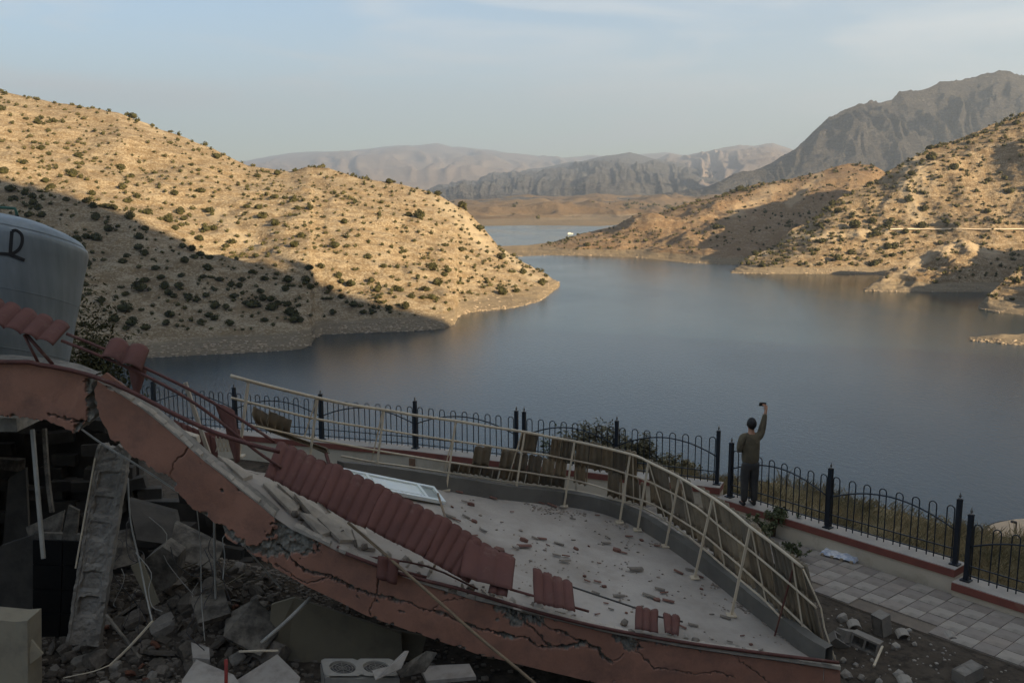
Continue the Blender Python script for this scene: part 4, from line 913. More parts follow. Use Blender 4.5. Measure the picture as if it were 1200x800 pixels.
for i in range(nf):
    rw, ur = [], []
    for j in range(34):
        t = j/33; x = fc[i].x*(1-t)+bc[i].x*t; y = fc[i].y*(1-t)+bc[i].y*t; z = float(S(x))
        nz_ = float(fbm(x*1.1, y*1.1, 200, 4))*.012*min(1, t*6, (1-t)*6+.3)
        if x < -2.6: nz_ += float(fbm(x*5, y*5, 210, 4))*.035*min(1, (-2.6-x))
        rw.append((x, y, z+nz_-.006)); ur.append((x, y+.05*(1-t), z-.2+float(fbm(x*.9, y*.9, 220, 3))*.02))
    rows.append(rw); under.append(ur)
fl = MB(); fl.grid([r_ for r_ in rows]); 
for f in range(len(fl.f)): fl.f[f] = fl.f[f][::-1]
fl.build('roof_slab', M_floor, BLD, smooth=True)
ub = MB(); ub.grid(under); ub.grid([[Vector(r_[-1]) for r_ in rows], [Vector(r_[-1]) for r_ in under]]); ub.build('slab_underside', M_conc, BLD)
# kerb round the curved edge
def frames(c):
    out = []
    for i in range(len(c)):
        d = (c[min(i+1, len(c)-1)]-c[max(i-1, 0)]); d.z = 0; d.normalize(); out.append(Vector((-d.y, d.x, 0)))
    return out
kn = frames(bc); kb = MB(); i0 = 36
prof = [(-.003, -.02), (.012, .25), (.15, .262), (.16, -.22)]
kb.grid([[bc[i]+kn[i]*o_+Vector((0, 0, z_+.006*vn(i*.7, k, 3))) for k, (o_, z_) in enumerate(prof)] for i in range(i0, nf)])
kb.add([bc[i0]+kn[i0]*o_+Vector((0, 0, z_)) for o_, z_ in prof], [(0, 1, 2, 3)]); kb.build('kerb', M_kerb, BLD)
# pale screed strip and chipped coping along the front edge
M_scr = mat('pale_screed', (.37, .35, .32), (.26, .25, .23), rough=1, scale=5, bump=.008, bscale=30)
cpg = MB(); r = random.Random(5)
edge3 = resample([PY(px, row-2, YF+.0) for px, row in TOP3[1:]], 60)
for i in range(59):
    if r.random() < .12: continue
    p, q_ = edge3[i], edge3[i+1]; h1, h2 = r.uniform(.028, .05), r.uniform(.028, .05); w_ = r.uniform(.09, .14)
    cpg = MB(); cpg.add([p+Vector((0, -.015, -.01)), q_+Vector((0, -.015, -.01)), q_+Vector((0, w_, -.01)), p+Vector((0, w_, -.01)), p+Vector((0, -.012, h1)), q_+Vector((0, -.012, h2)), q_+Vector((0, w_, h2)), p+Vector((0, w_, h1))], [(3, 2, 1, 0), (4, 5, 6, 7), (0, 1, 5, 4), (1, 2, 6, 5), (2, 3, 7, 6), (3, 0, 4, 7)]); cpg.build('coping_piece', M_scr, BLD)

edge2 = resample([PY(px, row-1, YF+.0) for px, row in TOP2[1:]], 30); c2_ = MB()
for i in range(29):
    if r.random() < .15: continue
    p, q_ = edge2[i], edge2[i+1]; h1 = r.uniform(.015, .04); c2_ = MB(); c2_.add([p+Vector((0, -.01, 0)), q_+Vector((0, -.01, 0)), q_+Vector((0, .12, 0)), p+Vector((0, .12, 0)), p+Vector((0, -.01, h1)), q_+Vector((0, -.01, h1)), q_+Vector((0, .12, h1)), p+Vector((0, .12, h1))], [(3, 2, 1, 0), (4, 5, 6, 7), (0, 1, 5, 4), (1, 2, 6, 5), (2, 3, 7, 6), (3, 0, 4, 7)]); c2_.build('coping_piece', M_scr, BLD)

# left roof that carries the tank
MB().box((-9.9, 13.1, CAMZ-3.0), (7.0, 2.6, .18)).build('roof_deck', M_conc, BLD)
lp_ = PY(104, 441, YF); 

# small grey wall stub (water-side) and broken beam chunks behind the steep part
# ---------------- railing with hanging tiles ----------------
M_rail = mat('cream_painted_steel', (.47, .43, .35), (.40, .36, .29), rough=.6, scale=3, dirt=(.25, .18, .12), dscale=4, dlo=.62, dhi=.78)
M_tile = mat('tan_roof_tile', (.20, .172, .13), (.13, .112, .085), rough=.85, scale=2.2, dirt=(.12, .105, .075), dscale=2.5, dlo=.5, dhi=.7)
posts = [((291, 447), (280, 535)), ((372, 467), (362, 545)), ((450, 481), (440, 558)), ((534, 494), (523, 574)), ((615, 506), (603, 584)), ((673, 518), (661, 593)), ((738, 534), (726, 612)), ((760, 541), (747, 621)), ((796, 559), (780, 640)), ((835, 584), (814, 677)), ((879, 618), (857, 721))]
base = [PS(*b_) for t_, b_ in posts]; BY = [(t_[0], b.y) for (t_, b_), b in zip(posts, base)]
print('POSTBASE', [tuple(round(k, 2) for k in b) for b in base])
BY = [(262, base[0].y-.1)]+BY+[(941, base[-1].y-.75), (985, base[-1].y-1.0)]
BY = [(p_, y_) for p_, y_ in BY]
def ydep(px, extra): return float(np.interp(px, [q[0] for q in BY], [q[1] for q in BY]))+extra
RL = empty('balcony_railing', base[4], 'curved cream steel balcony railing hung with tan tiles around the fallen roof slab', 'railing')
for (t_, b_), b in zip(posts, base):
    top = PY(t_[0], t_[1], ydep(t_[0], 0)); MB().tube([b, top], .024, square=True).build('post', M_rail, RL); MB().box(b+Vector((0, 0, .01)), (.14, .14, .02)).build('post_foot', M_rail, RL)
T0 = [(270, 440), (291, 446), (330, 456), (372, 466), (410, 474), (450, 480), (490, 487), (534, 493), (575, 500), (615, 506), (645, 512), (673, 517), (710, 525), (745, 534), (762, 542), (796, 559), (835, 583), (860, 601), (879, 617), (910, 640), (941, 665)]
T1 = [(271, 466), (322, 479), (372, 491), (440, 502), (490, 510), (530, 516), (570, 522), (608, 528), (640, 533), (666, 538), (705, 546), (738, 556), (760, 564), (796, 582), (820, 597), (844, 617), (882, 647), (927, 685), (957, 712)]
T2 = [(290, 497), (330, 506), (366, 514), (438, 527), (480, 534), (524, 541), (565, 547), (608, 552), (640, 557), (680, 564), (732, 580), (755, 587), (777, 597), (822, 625), (850, 648), (872, 667), (915, 707), (957, 747), (972, 762)]
T3 = [(400, 534), (436, 541), (480, 547), (520, 553), (560, 559), (600, 565), (640, 570), (675, 575), (715, 584), (750, 594), (780, 610), (815, 635), (847, 662), (877, 687), (900, 707), (935, 745), (962, 772)]
EXT = [0, .13, .26, .36]; TR = []
for k, tr in enumerate((T0, T1, T2, T3)):
    pts = spline([PY(px, row, ydep(px, EXT[k]*(1 if px < 700 else max(.15, 1-(px-700)/220)))) for px, row in tr], 4); TR.append(resample(pts, 200)); MB().tube(pts, [.024, .017, .017, .017][k], 6).build('rail', M_rail, RL, smooth=True)
def rail_pt(k, px):      # point of rail k seen at column px
    best = min(TR[k], key=lambda p: abs(proj(p.x, p.y, p.z)[0]-px)); return best
for a_, b_ in [((450, 481), (435, 541)), ((534, 494), (520, 553)), ((612, 507), (594, 564)), ((674, 519), (675, 575)), ((740, 535), (741, 590)), ((760, 543), (780, 610)), ((798, 561), (814, 634)), ((835, 584), (850, 664)), ((880, 620), (897, 705)), ((929, 656), (943, 750)), ((372, 467), (356, 512))]:
    k_ = 3 if b_[0] > 400 else 2; MB().tube([rail_pt(0, a_[0])+Vector((0, .02, 0)), rail_pt(k_, b_[0])+Vector((0, .01, 0))], .014, square=True).build('strut', M_rail, RL)
# surface through the four rails, used by the tiles: u = image column at the top rail, v = 0 top .. 1 bottom
CMAP = {}
def surf(px, v):
    # slanted ribs: lower rails are met a little further left (right part leans right)
    slant = np.interp(px, [270, 600, 740, 790, 880, 941], [-14, -12, 0, 12, 18, 28])
    ps = [rail_c(k, px+slant*EXT[k]/.36) for k in range(4)]; vv = v*3; i = min(2, int(vv)); return ps[i].lerp(ps[i+1], vv-i)
RC = []
for k in range(4):
    RC.append([(proj(p.x, p.y, p.z)[0], p) for p in TR[k]])
def rail_c(k, px):
    xs = [q[0] for q in RC[k]]; P_ = [q[1] for q in RC[k]]; return Vector([float(np.interp(px, xs, [p[c] for p in P_])) for c in range(3)])
def tile(p0, p1, v0, v1, parent, mtl=None, ribs=None, off=.03, tiltr=0.0, name='tile', jag=.02, lab=None):
    n = 12; A0 = surf(p0, v0); A1 = surf(p1, v0); W_ = (A1-A0).length; ribs = ribs or max(1, round(W_/.13)); nu = ribs*6; g_ = []
    nrm = ((A1-A0).cross(surf(p0, v1)-A0)).normalized(); nrm = nrm if nrm.y > 0 else -nrm
    for i in range(nu+1):
        u = i/nu; rw = []
        for j in range(5):
            v = v0+(v1-v0)*j/4; p = surf(p0+(p1-p0)*u, v); w = abs(math.sin(math.pi*u*ribs))**.7; e = Vector((0, 0, -(jag*(1 if j == 4 else 0)*random.uniform(-.3, 1))))
            rw.append(p+nrm*(off+w*.055)+e+Vector((0, 0, tiltr*(u-.5)*W_)))
        g_.append(rw)
    mb = MB(); mb.grid(g_); o = mb.build(name, mtl or M_tile, parent, smooth=True); sm = o.modifiers.new('solid', 'SOLIDIFY'); sm.thickness = .012; sm.offset = 1
    if lab: o['label'] = lab
    return o
M_tiles = [M_tile, mat('grey_tan_tile', (.165, .148, .12), (.11, .098, .08), rough=.85, scale=2.2), mat('light_tan_tile', (.25, .21, .15), (.18, .15, .11), rough=.85, scale=2.2, dirt=(.12, .105, .075), dscale=2.5)]
r = random.Random(21)
def tile_row(x0, x1, v0, v1, w=16, skip=0, seed=0):
    rr_ = random.Random(seed); x = x0
    while x < x1:
        x2 = min(x1, x+w*rr_.uniform(.85, 1.05))
        if rr_.random() > skip: tile(x, x2, v0+rr_.uniform(-.02, .02), v1+rr_.uniform(-.03, .03), RL, mtl=rr_.choice(M_tiles), ribs=2, off=.028+rr_.uniform(0, .03), tiltr=rr_.gauss(0, .012))
        x = x2+w*(.10 if x0 > 750 else .03)
tile_row(537, 595, .72, 1.02, 14, seed=1); tile_row(594, 668, .40, .74, 15, seed=2); tile_row(597, 668, .72, 1.0, 15, seed=3); tile_row(612, 632, .02, .38, 20, seed=4)
tile_row(648, 672, .0, .42, 12, seed=5); tile_row(676, 745, .0, .45, 14, seed=6); tile_row(676, 690, .42, .8, 14, seed=7); tile_row(713, 728, .42, .95, 15, seed=8); tile_row(733, 752, .42, .95, 15, seed=9)
tile(562, 582, .38, .70, RL, ribs=2, tiltr=.1); tile(305, 322, .42, .95, RL, ribs=2, tiltr=-.2); tile(324, 350, .40, .92, RL, ribs=3, tiltr=-.12)
tile_row(757, 941, .0, .36, 11.5, skip=.02, seed=10); tile_row(757, 941, .33, .70, 11.5, skip=.05, seed=11); tile_row(762, 941, .67, 1.02, 11.5, skip=.04, seed=12)
# small leaning offcuts behind the railing
# ragged tile-end batten
MB().tube([PY(941, 666, base[-1].y-.75), PY(952, 690, base[-1].y-.8), PY(962, 712, base[-1].y-.85), PY(966, 735, base[-1].y-.9), PY(975, 762, base[-1].y-.95), PY(982, 782, base[-1].y-1)], .012, 5).build('edge_strip', M_rail, RL, smooth=True)
# red rod leaning at the right end
M_rust = mat('dark_red_steel', (.105, .042, .036), (.075, .035, .03), rough=.6, scale=5, dirt=(.16, .10, .08), dscale=6, dlo=.55, dhi=.7)
tag(MB().tube([PY(903, 762, base[-1].y-.45), PY(931, 660, base[-1].y-.55)], .013, 6).build('leaning_rod', M_rust), 'thin rusty red rod leaning on the right end of the tiled railing', 'rod')

# ---------------- red sheets ----------------
M_red = mat('dark_red_sheet', (.12, .056, .048), (.09, .044, .039), rough=.7, scale=1.5, spec=.2, dirt=(.165, .105, .09), dscale=5, dlo=.56, dhi=.8)
def sheet(q4, ys, ribs, label, amp=.017, cat='roof sheet', name='corrugated_sheet', sag=0.0, m=None, steps=10, jag=0.0, group='dark red corrugated sheets', seed=0):
    """q4: four image corners TL, TR, BR, BL with a depth for each"""
    C_ = [PY(q4[i][0], q4[i][1], ys[i]) for i in range(4)]; r = random.Random(seed)
    nrm = (C_[1]-C_[0]).cross(C_[3]-C_[0]).normalized()
    if nrm.y > 0: nrm = -nrm
    nu = ribs*8; g_ = []; ph_ = r.random()
    for i in range(nu+1):
        u = i/nu; rw = []; t_ = (u*ribs) % 1; w = math.sin(math.pi*t_)**.6 if 0 < t_ < 1 else 0
        for j in range(steps+1):
            v = j/steps; p = C_[0].lerp(C_[1], u).lerp(C_[3].lerp(C_[2], u), v)
            stp = .006*math.sin(v*3.1); bend = sag*math.sin(math.pi*u)*(.4+.6*v)+.018*vn(u*3+seed, v*2, 7)
            e = (C_[3]-C_[0]).normalized()*(.014*w*(1 if j == steps else 0)-.012*w*(1 if j == 0 else 0)+(r.uniform(-jag, jag) if j in (0, steps) else 0))
            rw.append(p+nrm*(w*amp*1.9+stp+bend)+e)
        g_.append(rw)
    o = MB().grid(g_).build(name, m or M_red, smooth=True, label=label, cat=cat, group=group); sm = o.modifiers.new('solid', 'SOLIDIFY'); sm.thickness = .006; sm.offset = 0
    return o
ML = lambda a, b_, t: (a[0]+(b_[0]-a[0])*t, a[1]+(b_[1]-a[1])*t)
cuts = [0, .27, .50, .78, 1.0]; lbs = ['first dark red corrugated sheet, where the three rods end above the steep slab', 'second dark red corrugated sheet, just below the left end of the white door', 'third dark red corrugated sheet, crossing below the middle of the white door', 'fourth dark red corrugated sheet, right of the white door end']
sag_c = lambda t: 7*math.sin(math.pi*t)
for k in range(4):
    a0, a1 = cuts[k]-(.012 if k else 0), cuts[k+1]; r_ = random.Random(k+40); T_ = [ML((326, 518), (577, 641), t) for t in (a0, a1)]; B_ = [ML((308, 557), (552, 682), t) for t in (a1, a0)]
    q4 = [(T_[0][0], T_[0][1]-sag_c(a0)+r_.uniform(-2, 1)), (T_[1][0], T_[1][1]-sag_c(a1)+r_.uniform(-1, 2)), (B_[0][0]+r_.uniform(-3, 1), B_[0][1]-sag_c(a1)*.3+r_.uniform(-1, 3)), (B_[1][0]+r_.uniform(-2, 2), B_[1][1]-sag_c(a0)*.3+r_.uniform(-2, 2))]
    sheet(q4, [12.05-.03*k, 12.02-.03*k, 11.48, 11.5-.01*(k % 2)], [6, 5, 6, 5][k], lbs[k], sag=-.02, seed=20+k, jag=.004)
sheet([(545, 632), (604, 655), (600, 692), (538, 675)], [11.9, 11.85, 11.35, 11.38], 3, 'dark red sheet piece overlapping the right end of the longest red sheet', seed=2)
sheet([(582, 651), (601, 656), (594, 700), (572, 694)], [11.85, 11.8, 11.3, 11.32], 2, 'narrow dark red sheet strip just right of the overlapping piece', seed=3)
sheet([(624, 667), (671, 683), (674, 717), (626, 706)], [11.8, 11.8, 11.38, 11.38], 4, 'dark red sheet piece standing alone in the middle of the roof edge', seed=4, jag=.01)
sheet([(745, 711), (771, 716), (771, 742), (744, 737)], [11.75, 11.75, 11.45, 11.45], 3, 'small ribbed red sheet scrap near the right end of the roof edge', seed=5)
sheet([(777, 718), (797, 724), (795, 745), (779, 742)], [11.75, 11.72, 11.45, 11.45], 2, 'smallest red sheet scrap, rightmost on the roof edge', seed=6, jag=.012)
sheet([(443, 651), (468, 656), (465, 684), (441, 676)], [11.44, 11.44, 11.36, 11.36], 2, 'small red sheet flap folded over the cracked terracotta face', seed=7)
sheet([(-90, 322), (82, 383), (62, 405), (-112, 345)], [11.9, 11.9, 11.45, 11.45], 9, 'dark red corrugated sheet sticking up in front of the metal tank', seed=8, amp=.03)
sheet([(128, 399), (175, 411), (166, 435), (118, 419)], [11.9, 11.9, 11.6, 11.6], 2, 'folded red sheet caught on the twin rods beside the tank', seed=9, amp=.04)
sheet([(150, 428), (172, 434), (163, 463), (156, 458)], [11.8, 11.8, 11.7, 11.7], 1, 'red sheet scrap hanging under the twin rods', seed=10, amp=.03)
sheet([(252, 474), (275, 482), (279, 510), (262, 500)], [11.9, 11.9, 11.75, 11.75], 1, 'upper torn red flap hanging from the rods above the steep slab', seed=11, amp=.03)
sheet([(264, 500), (281, 503), (281, 540), (275, 541)], [11.8, 11.8, 11.7, 11.7], 1, 'long pointed red shard hanging over the steep slab', seed=12, amp=.03)
# thin red rod frame that held the sheets
FRM = empty('sheet_frame', PY(200, 470, 11.6), 'dark red steel rods that carried the sheets along the broken roof edge', 'rods')
def rod(pts, y, r_=.022, m=None, par=None, name='rod', sq=False, n=3):
    ys = y if isinstance(y, (list, tuple)) else [y]*len(pts); P_ = [PY(p[0], p[1], yy) for p, yy in zip(pts, ys)]
    if n > 1 and len(P_) > 2: P_ = spline(P_, n)
    return MB().tube(P_, r_, 6, square=sq).build(name, m or M_rust, par or FRM, smooth=not sq)
rod([(-300, 428), (0, 424), (45, 427), (100, 438), (150, 457), (200, 483), (250, 506), (296, 521), (328, 529)], 11.44, .030)
rod([(78, 391), (120, 408), (170, 431), (220, 455), (262, 479), (300, 503), (322, 518)], 11.75, .021)
rod([(72, 399), (130, 422), (172, 441), (220, 467), (262, 497), (300, 528), (330, 548)], 11.65, .021)
rod([(28, 392), (46, 427)], 11.5, .018); rod([(30, 391), (62, 427)], 11.52, .024)
rod([(405, 648), (470, 672), (540, 690), (600, 708), (650, 722), (720, 738), (800, 752), (880, 763), (983, 776)], YF-.03, .026)
rod([(395, 640), (440, 660), (500, 676)], 11.55, .02); rod([(430, 652), (500, 663), (560, 690)], 11.7, .014)
rod([(598, 690), (690, 716)], 11.47, .018)
M_batten = mat('weathered_batten', (.20, .155, .105), (.14, .11, .08), rough=.85, scale=6)
def item(name, pts, y, r_, m, label, cat, sq=False, n=3, group=None):
    ys = y if isinstance(y, (list, tuple)) else [y]*len(pts); P_ = [PY(p[0], p[1], yy) for p, yy in zip(pts, ys)]
    if n > 1 and len(P_) > 2: P_ = spline(P_, n)
    return MB().tube(P_, r_, 6, square=sq).build(name, m, smooth=not sq, label=label, cat=cat, group=group)
item('long_batten', [(408, 612), (450, 648), (500, 692), (560, 745), (610, 786), (640, 812)], [12.0, 11.5, 11.15, 10.9, 10.6, 10.4], .020, M_batten, 'long rusty batten sliding down over the cracked terracotta face', 'batten')
item('thin_strip', [(670, 687), (700, 697), (745, 712), (772, 722), (800, 728)], [12.3, 12.2, 12.0, 11.9, 11.85], .014, M_dk, 'thin dark strip lying across the slab between the red scraps', 'strip')
item('leaning_post', [(217, 448), (231, 490), (245, 531)], [12.3, 12.3, 12.25], .032, mat('pale_grey_wood', (.36, .34, .30), (.29, .27, .24), rough=.85, scale=5), 'pale wooden post leaning behind the red rods', 'post', sq=True)
item('wood_post', [(513, 578), (527, 622)], [13.6, 12.4], .018, M_batten, 'thin brown stick standing by the end of the white door', 'stick', sq=True)
item('red_peg', [(382, 531), (387, 549)], [12.1, 12.0], .026, M_rust, 'short red stub sticking up above the longest red sheet', 'stub', sq=True)

# ---------------- white door on the slab ----------------
def onS(px, row, dh): return PS(px, row, dh)
M_pvc = mat('white_pvc', (.72, .74, .75), (.64, .66, .67), rough=.4, scale=4, dirt=(.42, .41, .39), dscale=3, dlo=.6, dhi=.75)
M_glass = mat('dusty_glass', (.27, .31, .31), (.22, .26, .26), rough=.3, scale=4, spec=.5)
TL, TRc, BR_, BL_ = onS(392, 550, .10), onS(507, 573, .07), onS(510, 588, .05), onS(388, 566, .07)
ux = (TRc-TL); Lx = ux.length; ux.normalize(); vy = (BL_-TL); vy = vy-ux*vy.dot(ux); Ly = max(.42, vy.length); vy.normalize(); nz_ = ux.cross(vy); nz_ = nz_ if nz_.z > 0 else -nz_
DR = empty('door', TL, 'white panelled door with a small glass pane lying on the dusty slab', 'door')
def dbox(u0, u1, v0, v1, z0, z1, name, m, par):
    mb = MB(); vs = [TL+ux*u+vy*v+nz_*z for z in (z0, z1) for u, v in ((u0, v0), (u1, v0), (u1, v1), (u0, v1))]; mb.add(vs, [(3, 2, 1, 0), (4, 5, 6, 7), (0, 1, 5, 4), (1, 2, 6, 5), (2, 3, 7, 6), (3, 0, 4, 7)]); return mb.build(name, m, par)
fw = .055
fr_ = MB()
def fb_(u0, u1, v0, v1, z0=0, z1=.06): 
    vs = [TL+ux*u+vy*v+nz_*z for z in (z0, z1) for u, v in ((u0, v0), (u1, v0), (u1, v1), (u0, v1))]; fr_.add(vs, [(3, 2, 1, 0), (4, 5, 6, 7), (0, 1, 5, 4), (1, 2, 6, 5), (2, 3, 7, 6), (3, 0, 4, 7)])
fb_(0, Lx, 0, fw); fb_(0, Lx, Ly-fw, Ly); fb_(0, fw, fw, Ly-fw); fb_(Lx-fw, Lx, fw, Ly-fw); fb_(Lx*.80, Lx*.80+fw, fw, Ly-fw); fb_(Lx*.27, Lx*.27+fw, fw, Ly-fw)
fr_.build('door_frame', M_pvc, DR)
dbox(fw, Lx*.27, fw, Ly-fw, .012, .035, 'door_panel', M_pvc, DR); pnl = dbox(Lx*.27+fw, Lx*.80, fw, Ly-fw, .012, .032, 'door_panel', M_pvc, DR)
dbox(Lx*.27+fw+.05, Lx*.80-.05, fw+.05, Ly-fw-.05, .032, .046, 'raised_field', M_pvc, pnl); dbox(Lx*.80+fw, Lx-fw, fw, Ly-fw, .014, .028, 'glass_pane', M_glass, DR)
hp = TL+ux*Lx*.30+vy*(Ly-.03)+nz_*.07; MB().box(hp, (.10, .02, .02)).build('door_handle', M_dk, DR)
# pale stacked slabs beside the sheet
def pl(q4, dh, th, name, m, label, cat, group=None):
    P_ = [onS(px, row, d) for (px, row), d in zip(q4, dh)]
    return MB().plate([p+Vector((0, 0, 0)) for p in P_], th, (0, 0, 1)).build(name, m, label=label, cat=cat, group=group)
plates = [([(308, 566), (322, 562), (352, 592), (345, 602)], 'longest pale slab by the beam break'), ([(325, 566), (340, 566), (372, 594), (362, 600)], 'second pale slab'), ([(345, 578), (358, 576), (388, 608), (374, 612)], 'third pale slab'), ([(370, 582), (384, 584), (404, 604), (398, 610)], 'fourth'), ([(372, 606), (396, 598), (428, 618), (432, 632), (398, 632)], 'fifth'), ([(352, 600), (366, 602), (388, 622), (376, 626)], 'sixth'), ([(255, 533), (270, 538), (296, 556), (285, 560)], 'seventh'), ([(412, 618), (430, 626), (440, 642), (420, 640)], 'eighth')]
for k, (q4, lb) in enumerate(plates):
    d = [.05+.05*((k*7) % 3), .03+.04*((k*5) % 3), .06, .04, .05]; pl(q4, d, .05, 'broken_slab', M_scr, 'pale broken slab piece stacked beside the break under the longest red sheet', 'slab piece', 'pale slab pieces below the longest red sheet')
# cream plaster block by steep edge, dark red ribbed panel and white lattice
def pq(q4, ys, th, name, m, label, cat, nrm=(0, -1, 0), **kw):
    ys = ys if isinstance(ys, (list, tuple)) else [ys]*len(q4); return MB().plate([PY(p[0], p[1], y) for p, y in zip(q4, ys)], th, nrm).build(name, m, label=label, cat=cat, **kw)
pq([(198, 502), (230, 512), (232, 520), (222, 520), (200, 505)], 11.9, .12, 'plaster_lump', M_cream, 'cream plaster lump on the steep roof edge beside the pale post', 'lump')
pq([(116, 442), (124, 437), (152, 458), (130, 452)], 11.62, .05, 'plaster_shard', M_fas, 'upright terracotta shard standing on the roof edge right of the first break', 'shard')
sheet([(204, 492), (252, 512), (257, 540), (215, 525)], [12.9, 12.9, 12.8, 12.8], 7, 'fine ribbed dark red panel behind the pale leaning post', seed=14, amp=.012)
lat = empty('lattice', PY(262, 525, 12.75), 'small white criss-cross lattice beside the ribbed red panel', 'lattice')
for k in range(5):
    for s in (-1, 1):
        x = 256+k*4.2; a_, b_ = (x-3*s, 511), (x+3*s, 529); MB().tube([PY(*a_, 12.75+.01*s), PY(*b_, 12.75+.01*s)], .010, square=True).build('lath', M_rail, lat)

# debris on the slab: every shard its own thing
M_tred = mat('broken_red_tile', (.16, .085, .07), (.11, .065, .055), rough=.9, scale=9); M_tgr = mat('broken_grey_shard', (.18, .165, .145), (.12, .11, .10), rough=.95, scale=9)
def shard_mb(L_, W_, seed, curved=True):
    r = random.Random(seed); g_ = []; n = 5
    for i in range(n+1):
        t = (i/n-.5)*2.2; rw = []
        for j in range(4):
            e = r.uniform(-.12, .12)*W_ if j in (0, 3) else 0; rw.append(((j/3-.5)*L_+e*.5, math.sin(t)*W_*.5+r.uniform(-.03, .03)*W_, math.cos(t)*W_*.42 if curved else r.uniform(0, .01)))
        g_.append(rw)
    return MB().grid(g_)
sd_ = [(538, 577, 9), (544, 588, 7), (530, 594, 6), (517, 590, 5), (527, 606, 14), (535, 610, 10), (546, 606, 10), (556, 611, 12), (577, 584, 12), (566, 622, 10), (556, 628, 8), (555, 639, 10), (552, 591, 14), (634, 590, 9), (628, 585, 8), (647, 593, 12), (660, 596, 8), (614, 633, 17), (614, 641, 18), (627, 631, 9), (635, 632, 11), (655, 638, 12), (675, 643, 11), (642, 639, 5), (652, 651, 10), (663, 652, 10), (662, 658, 14), (685, 675, 8), (688, 681, 8), (671, 608, 7), (700, 604, 6), (710, 637, 12), (723, 645, 16), (731, 648, 8), (712, 630, 7), (737, 629, 9), (744, 668, 20), (752, 633, 9), (795, 671, 12), (808, 668, 10), (820, 676, 9), (760, 699, 15), (770, 703, 14), (783, 705, 14), (773, 691, 12), (778, 695, 10), (725, 699, 14), (708, 687, 10), (700, 682, 9), (698, 695, 10), (710, 707, 6), (716, 714, 7), (734, 718, 6), (757, 622, 8), (850, 724, 13), (870, 745, 6), (855, 752, 7), (585, 645, 22), (597, 651, 10), (604, 643, 9), (800, 735, 9), (812, 733, 12), (880, 755, 8), (640, 700, 6), (618, 698, 7), (700, 720, 7), (672, 633, 5), (690, 640, 5), (702, 660, 5), (834, 720, 6), (770, 640, 7), (730, 612, 7), (822, 690, 7), (600, 600, 5), (588, 612, 4)]
sm_ = [shard_mb(1, .42, s) for s in range(6)]; cm_ = stones
for k, (px, row, w) in enumerate(sd_):
    p = PS(px, row); red = k % 5 in (0, 2, 3); s = w/FPX*p.y*1.05; sl_ = math.atan2(float(S(p.x+.2)-S(p.x-.2)), .4); Rm = Euler((random.gauss(0, .15), -sl_+random.gauss(0, .1), random.uniform(-.5, .6))).to_matrix(); q_ = MB()
    if k % 5 == 2: src = [Vector(v)*s*.42 for v in cm_[k % 6].v]; src = [Vector((v.x, v.y*.7, v.z*.6)) for v in src]; ff = cm_[k % 6].f
    else: src = [Vector(v)*s for v in sm_[k % 6].v]; ff = sm_[k % 6].f
    q_.add([p+Rm @ v+Vector((0, 0, .008)) for v in src], ff); big = w >= 14
    o = q_.build('tile_shard', M_tred if red else M_tgr, origin=p, label=('reddish' if red else 'grey')+(' long' if big else ' small')+' broken tile shard lying on the dusty slab', cat='tile shard', group='tile shards on the slab')
    if k % 5 != 2: sm = o.modifiers.new('solid', 'SOLIDIFY'); sm.thickness = .012
du = MB(); r = random.Random(12)
for k in range(3600):
    ii_ = r.uniform(20, nf-3); i = int(ii_); fr_i = ii_-i; t = r.random() if r.random() < .3 else 1-abs(r.gauss(0, .06))
    if not 0.03 < t < .985: continue
    fI = fc[i].lerp(fc[i+1], fr_i); bI = bc[i].lerp(bc[i+1], fr_i); x = fI.x*(1-t)+bI.x*t; y = fI.y*(1-t)+bI.y*t
    if fbm(x*1.6, y*1.6, 3, 3) < r.uniform(.0, .6): continue
    s = r.uniform(.005, .020)*(1.8 if r.random() < .05 else 1); q3 = stones[k % 6]; du.add([(x+v[0]*s*1.4, y+v[1]*s, float(S(x))+v[2]*s*.7+.004) for v in q3.v], q3.f)
du.build('fine_debris', mat('dusty_bits', (.26, .235, .21), (.19, .17, .155), rough=1, scale=9), kind='stuff')

# broken bits piled under the red sheets along the front edge: each its own thing
rq = random.Random(91)
for k in range(64):
    px_ = rq.uniform(330, 640) if k < 50 else rq.uniform(640, 900); tp_r = float(I(px_, TOP3)); v = PY(px_, tp_r, YF+.02); y_ = YF+rq.uniform(.12, .62)*(1.0 if px_ < 520 else .6); s = rq.uniform(.03, .075); x_ = v.x+rq.uniform(-.1, .1); z_ = float(S(x_)); src = stones[k % 6] if k % 2 else sm_[k % 6]
    Rm = Euler((rq.gauss(0, .5), rq.gauss(.3, .4), rq.uniform(0, 6.28))).to_matrix(); q_ = MB(); q_.add([Vector((x_, y_, z_+s*.4))+Rm @ (Vector(t_)*s*(1 if k % 2 else 2.2)) for t_ in src.v], src.f)
    o = q_.build('mortar_lump', M_scr if k % 3 else M_tgr, origin=(x_, y_, z_), label='pale broken mortar lump on the slab edge among the red sheets', cat='rubble', group='mortar lumps along the slab edge')
    if not k % 2: sm = o.modifiers.new('solid', 'SOLIDIFY'); sm.thickness = .012
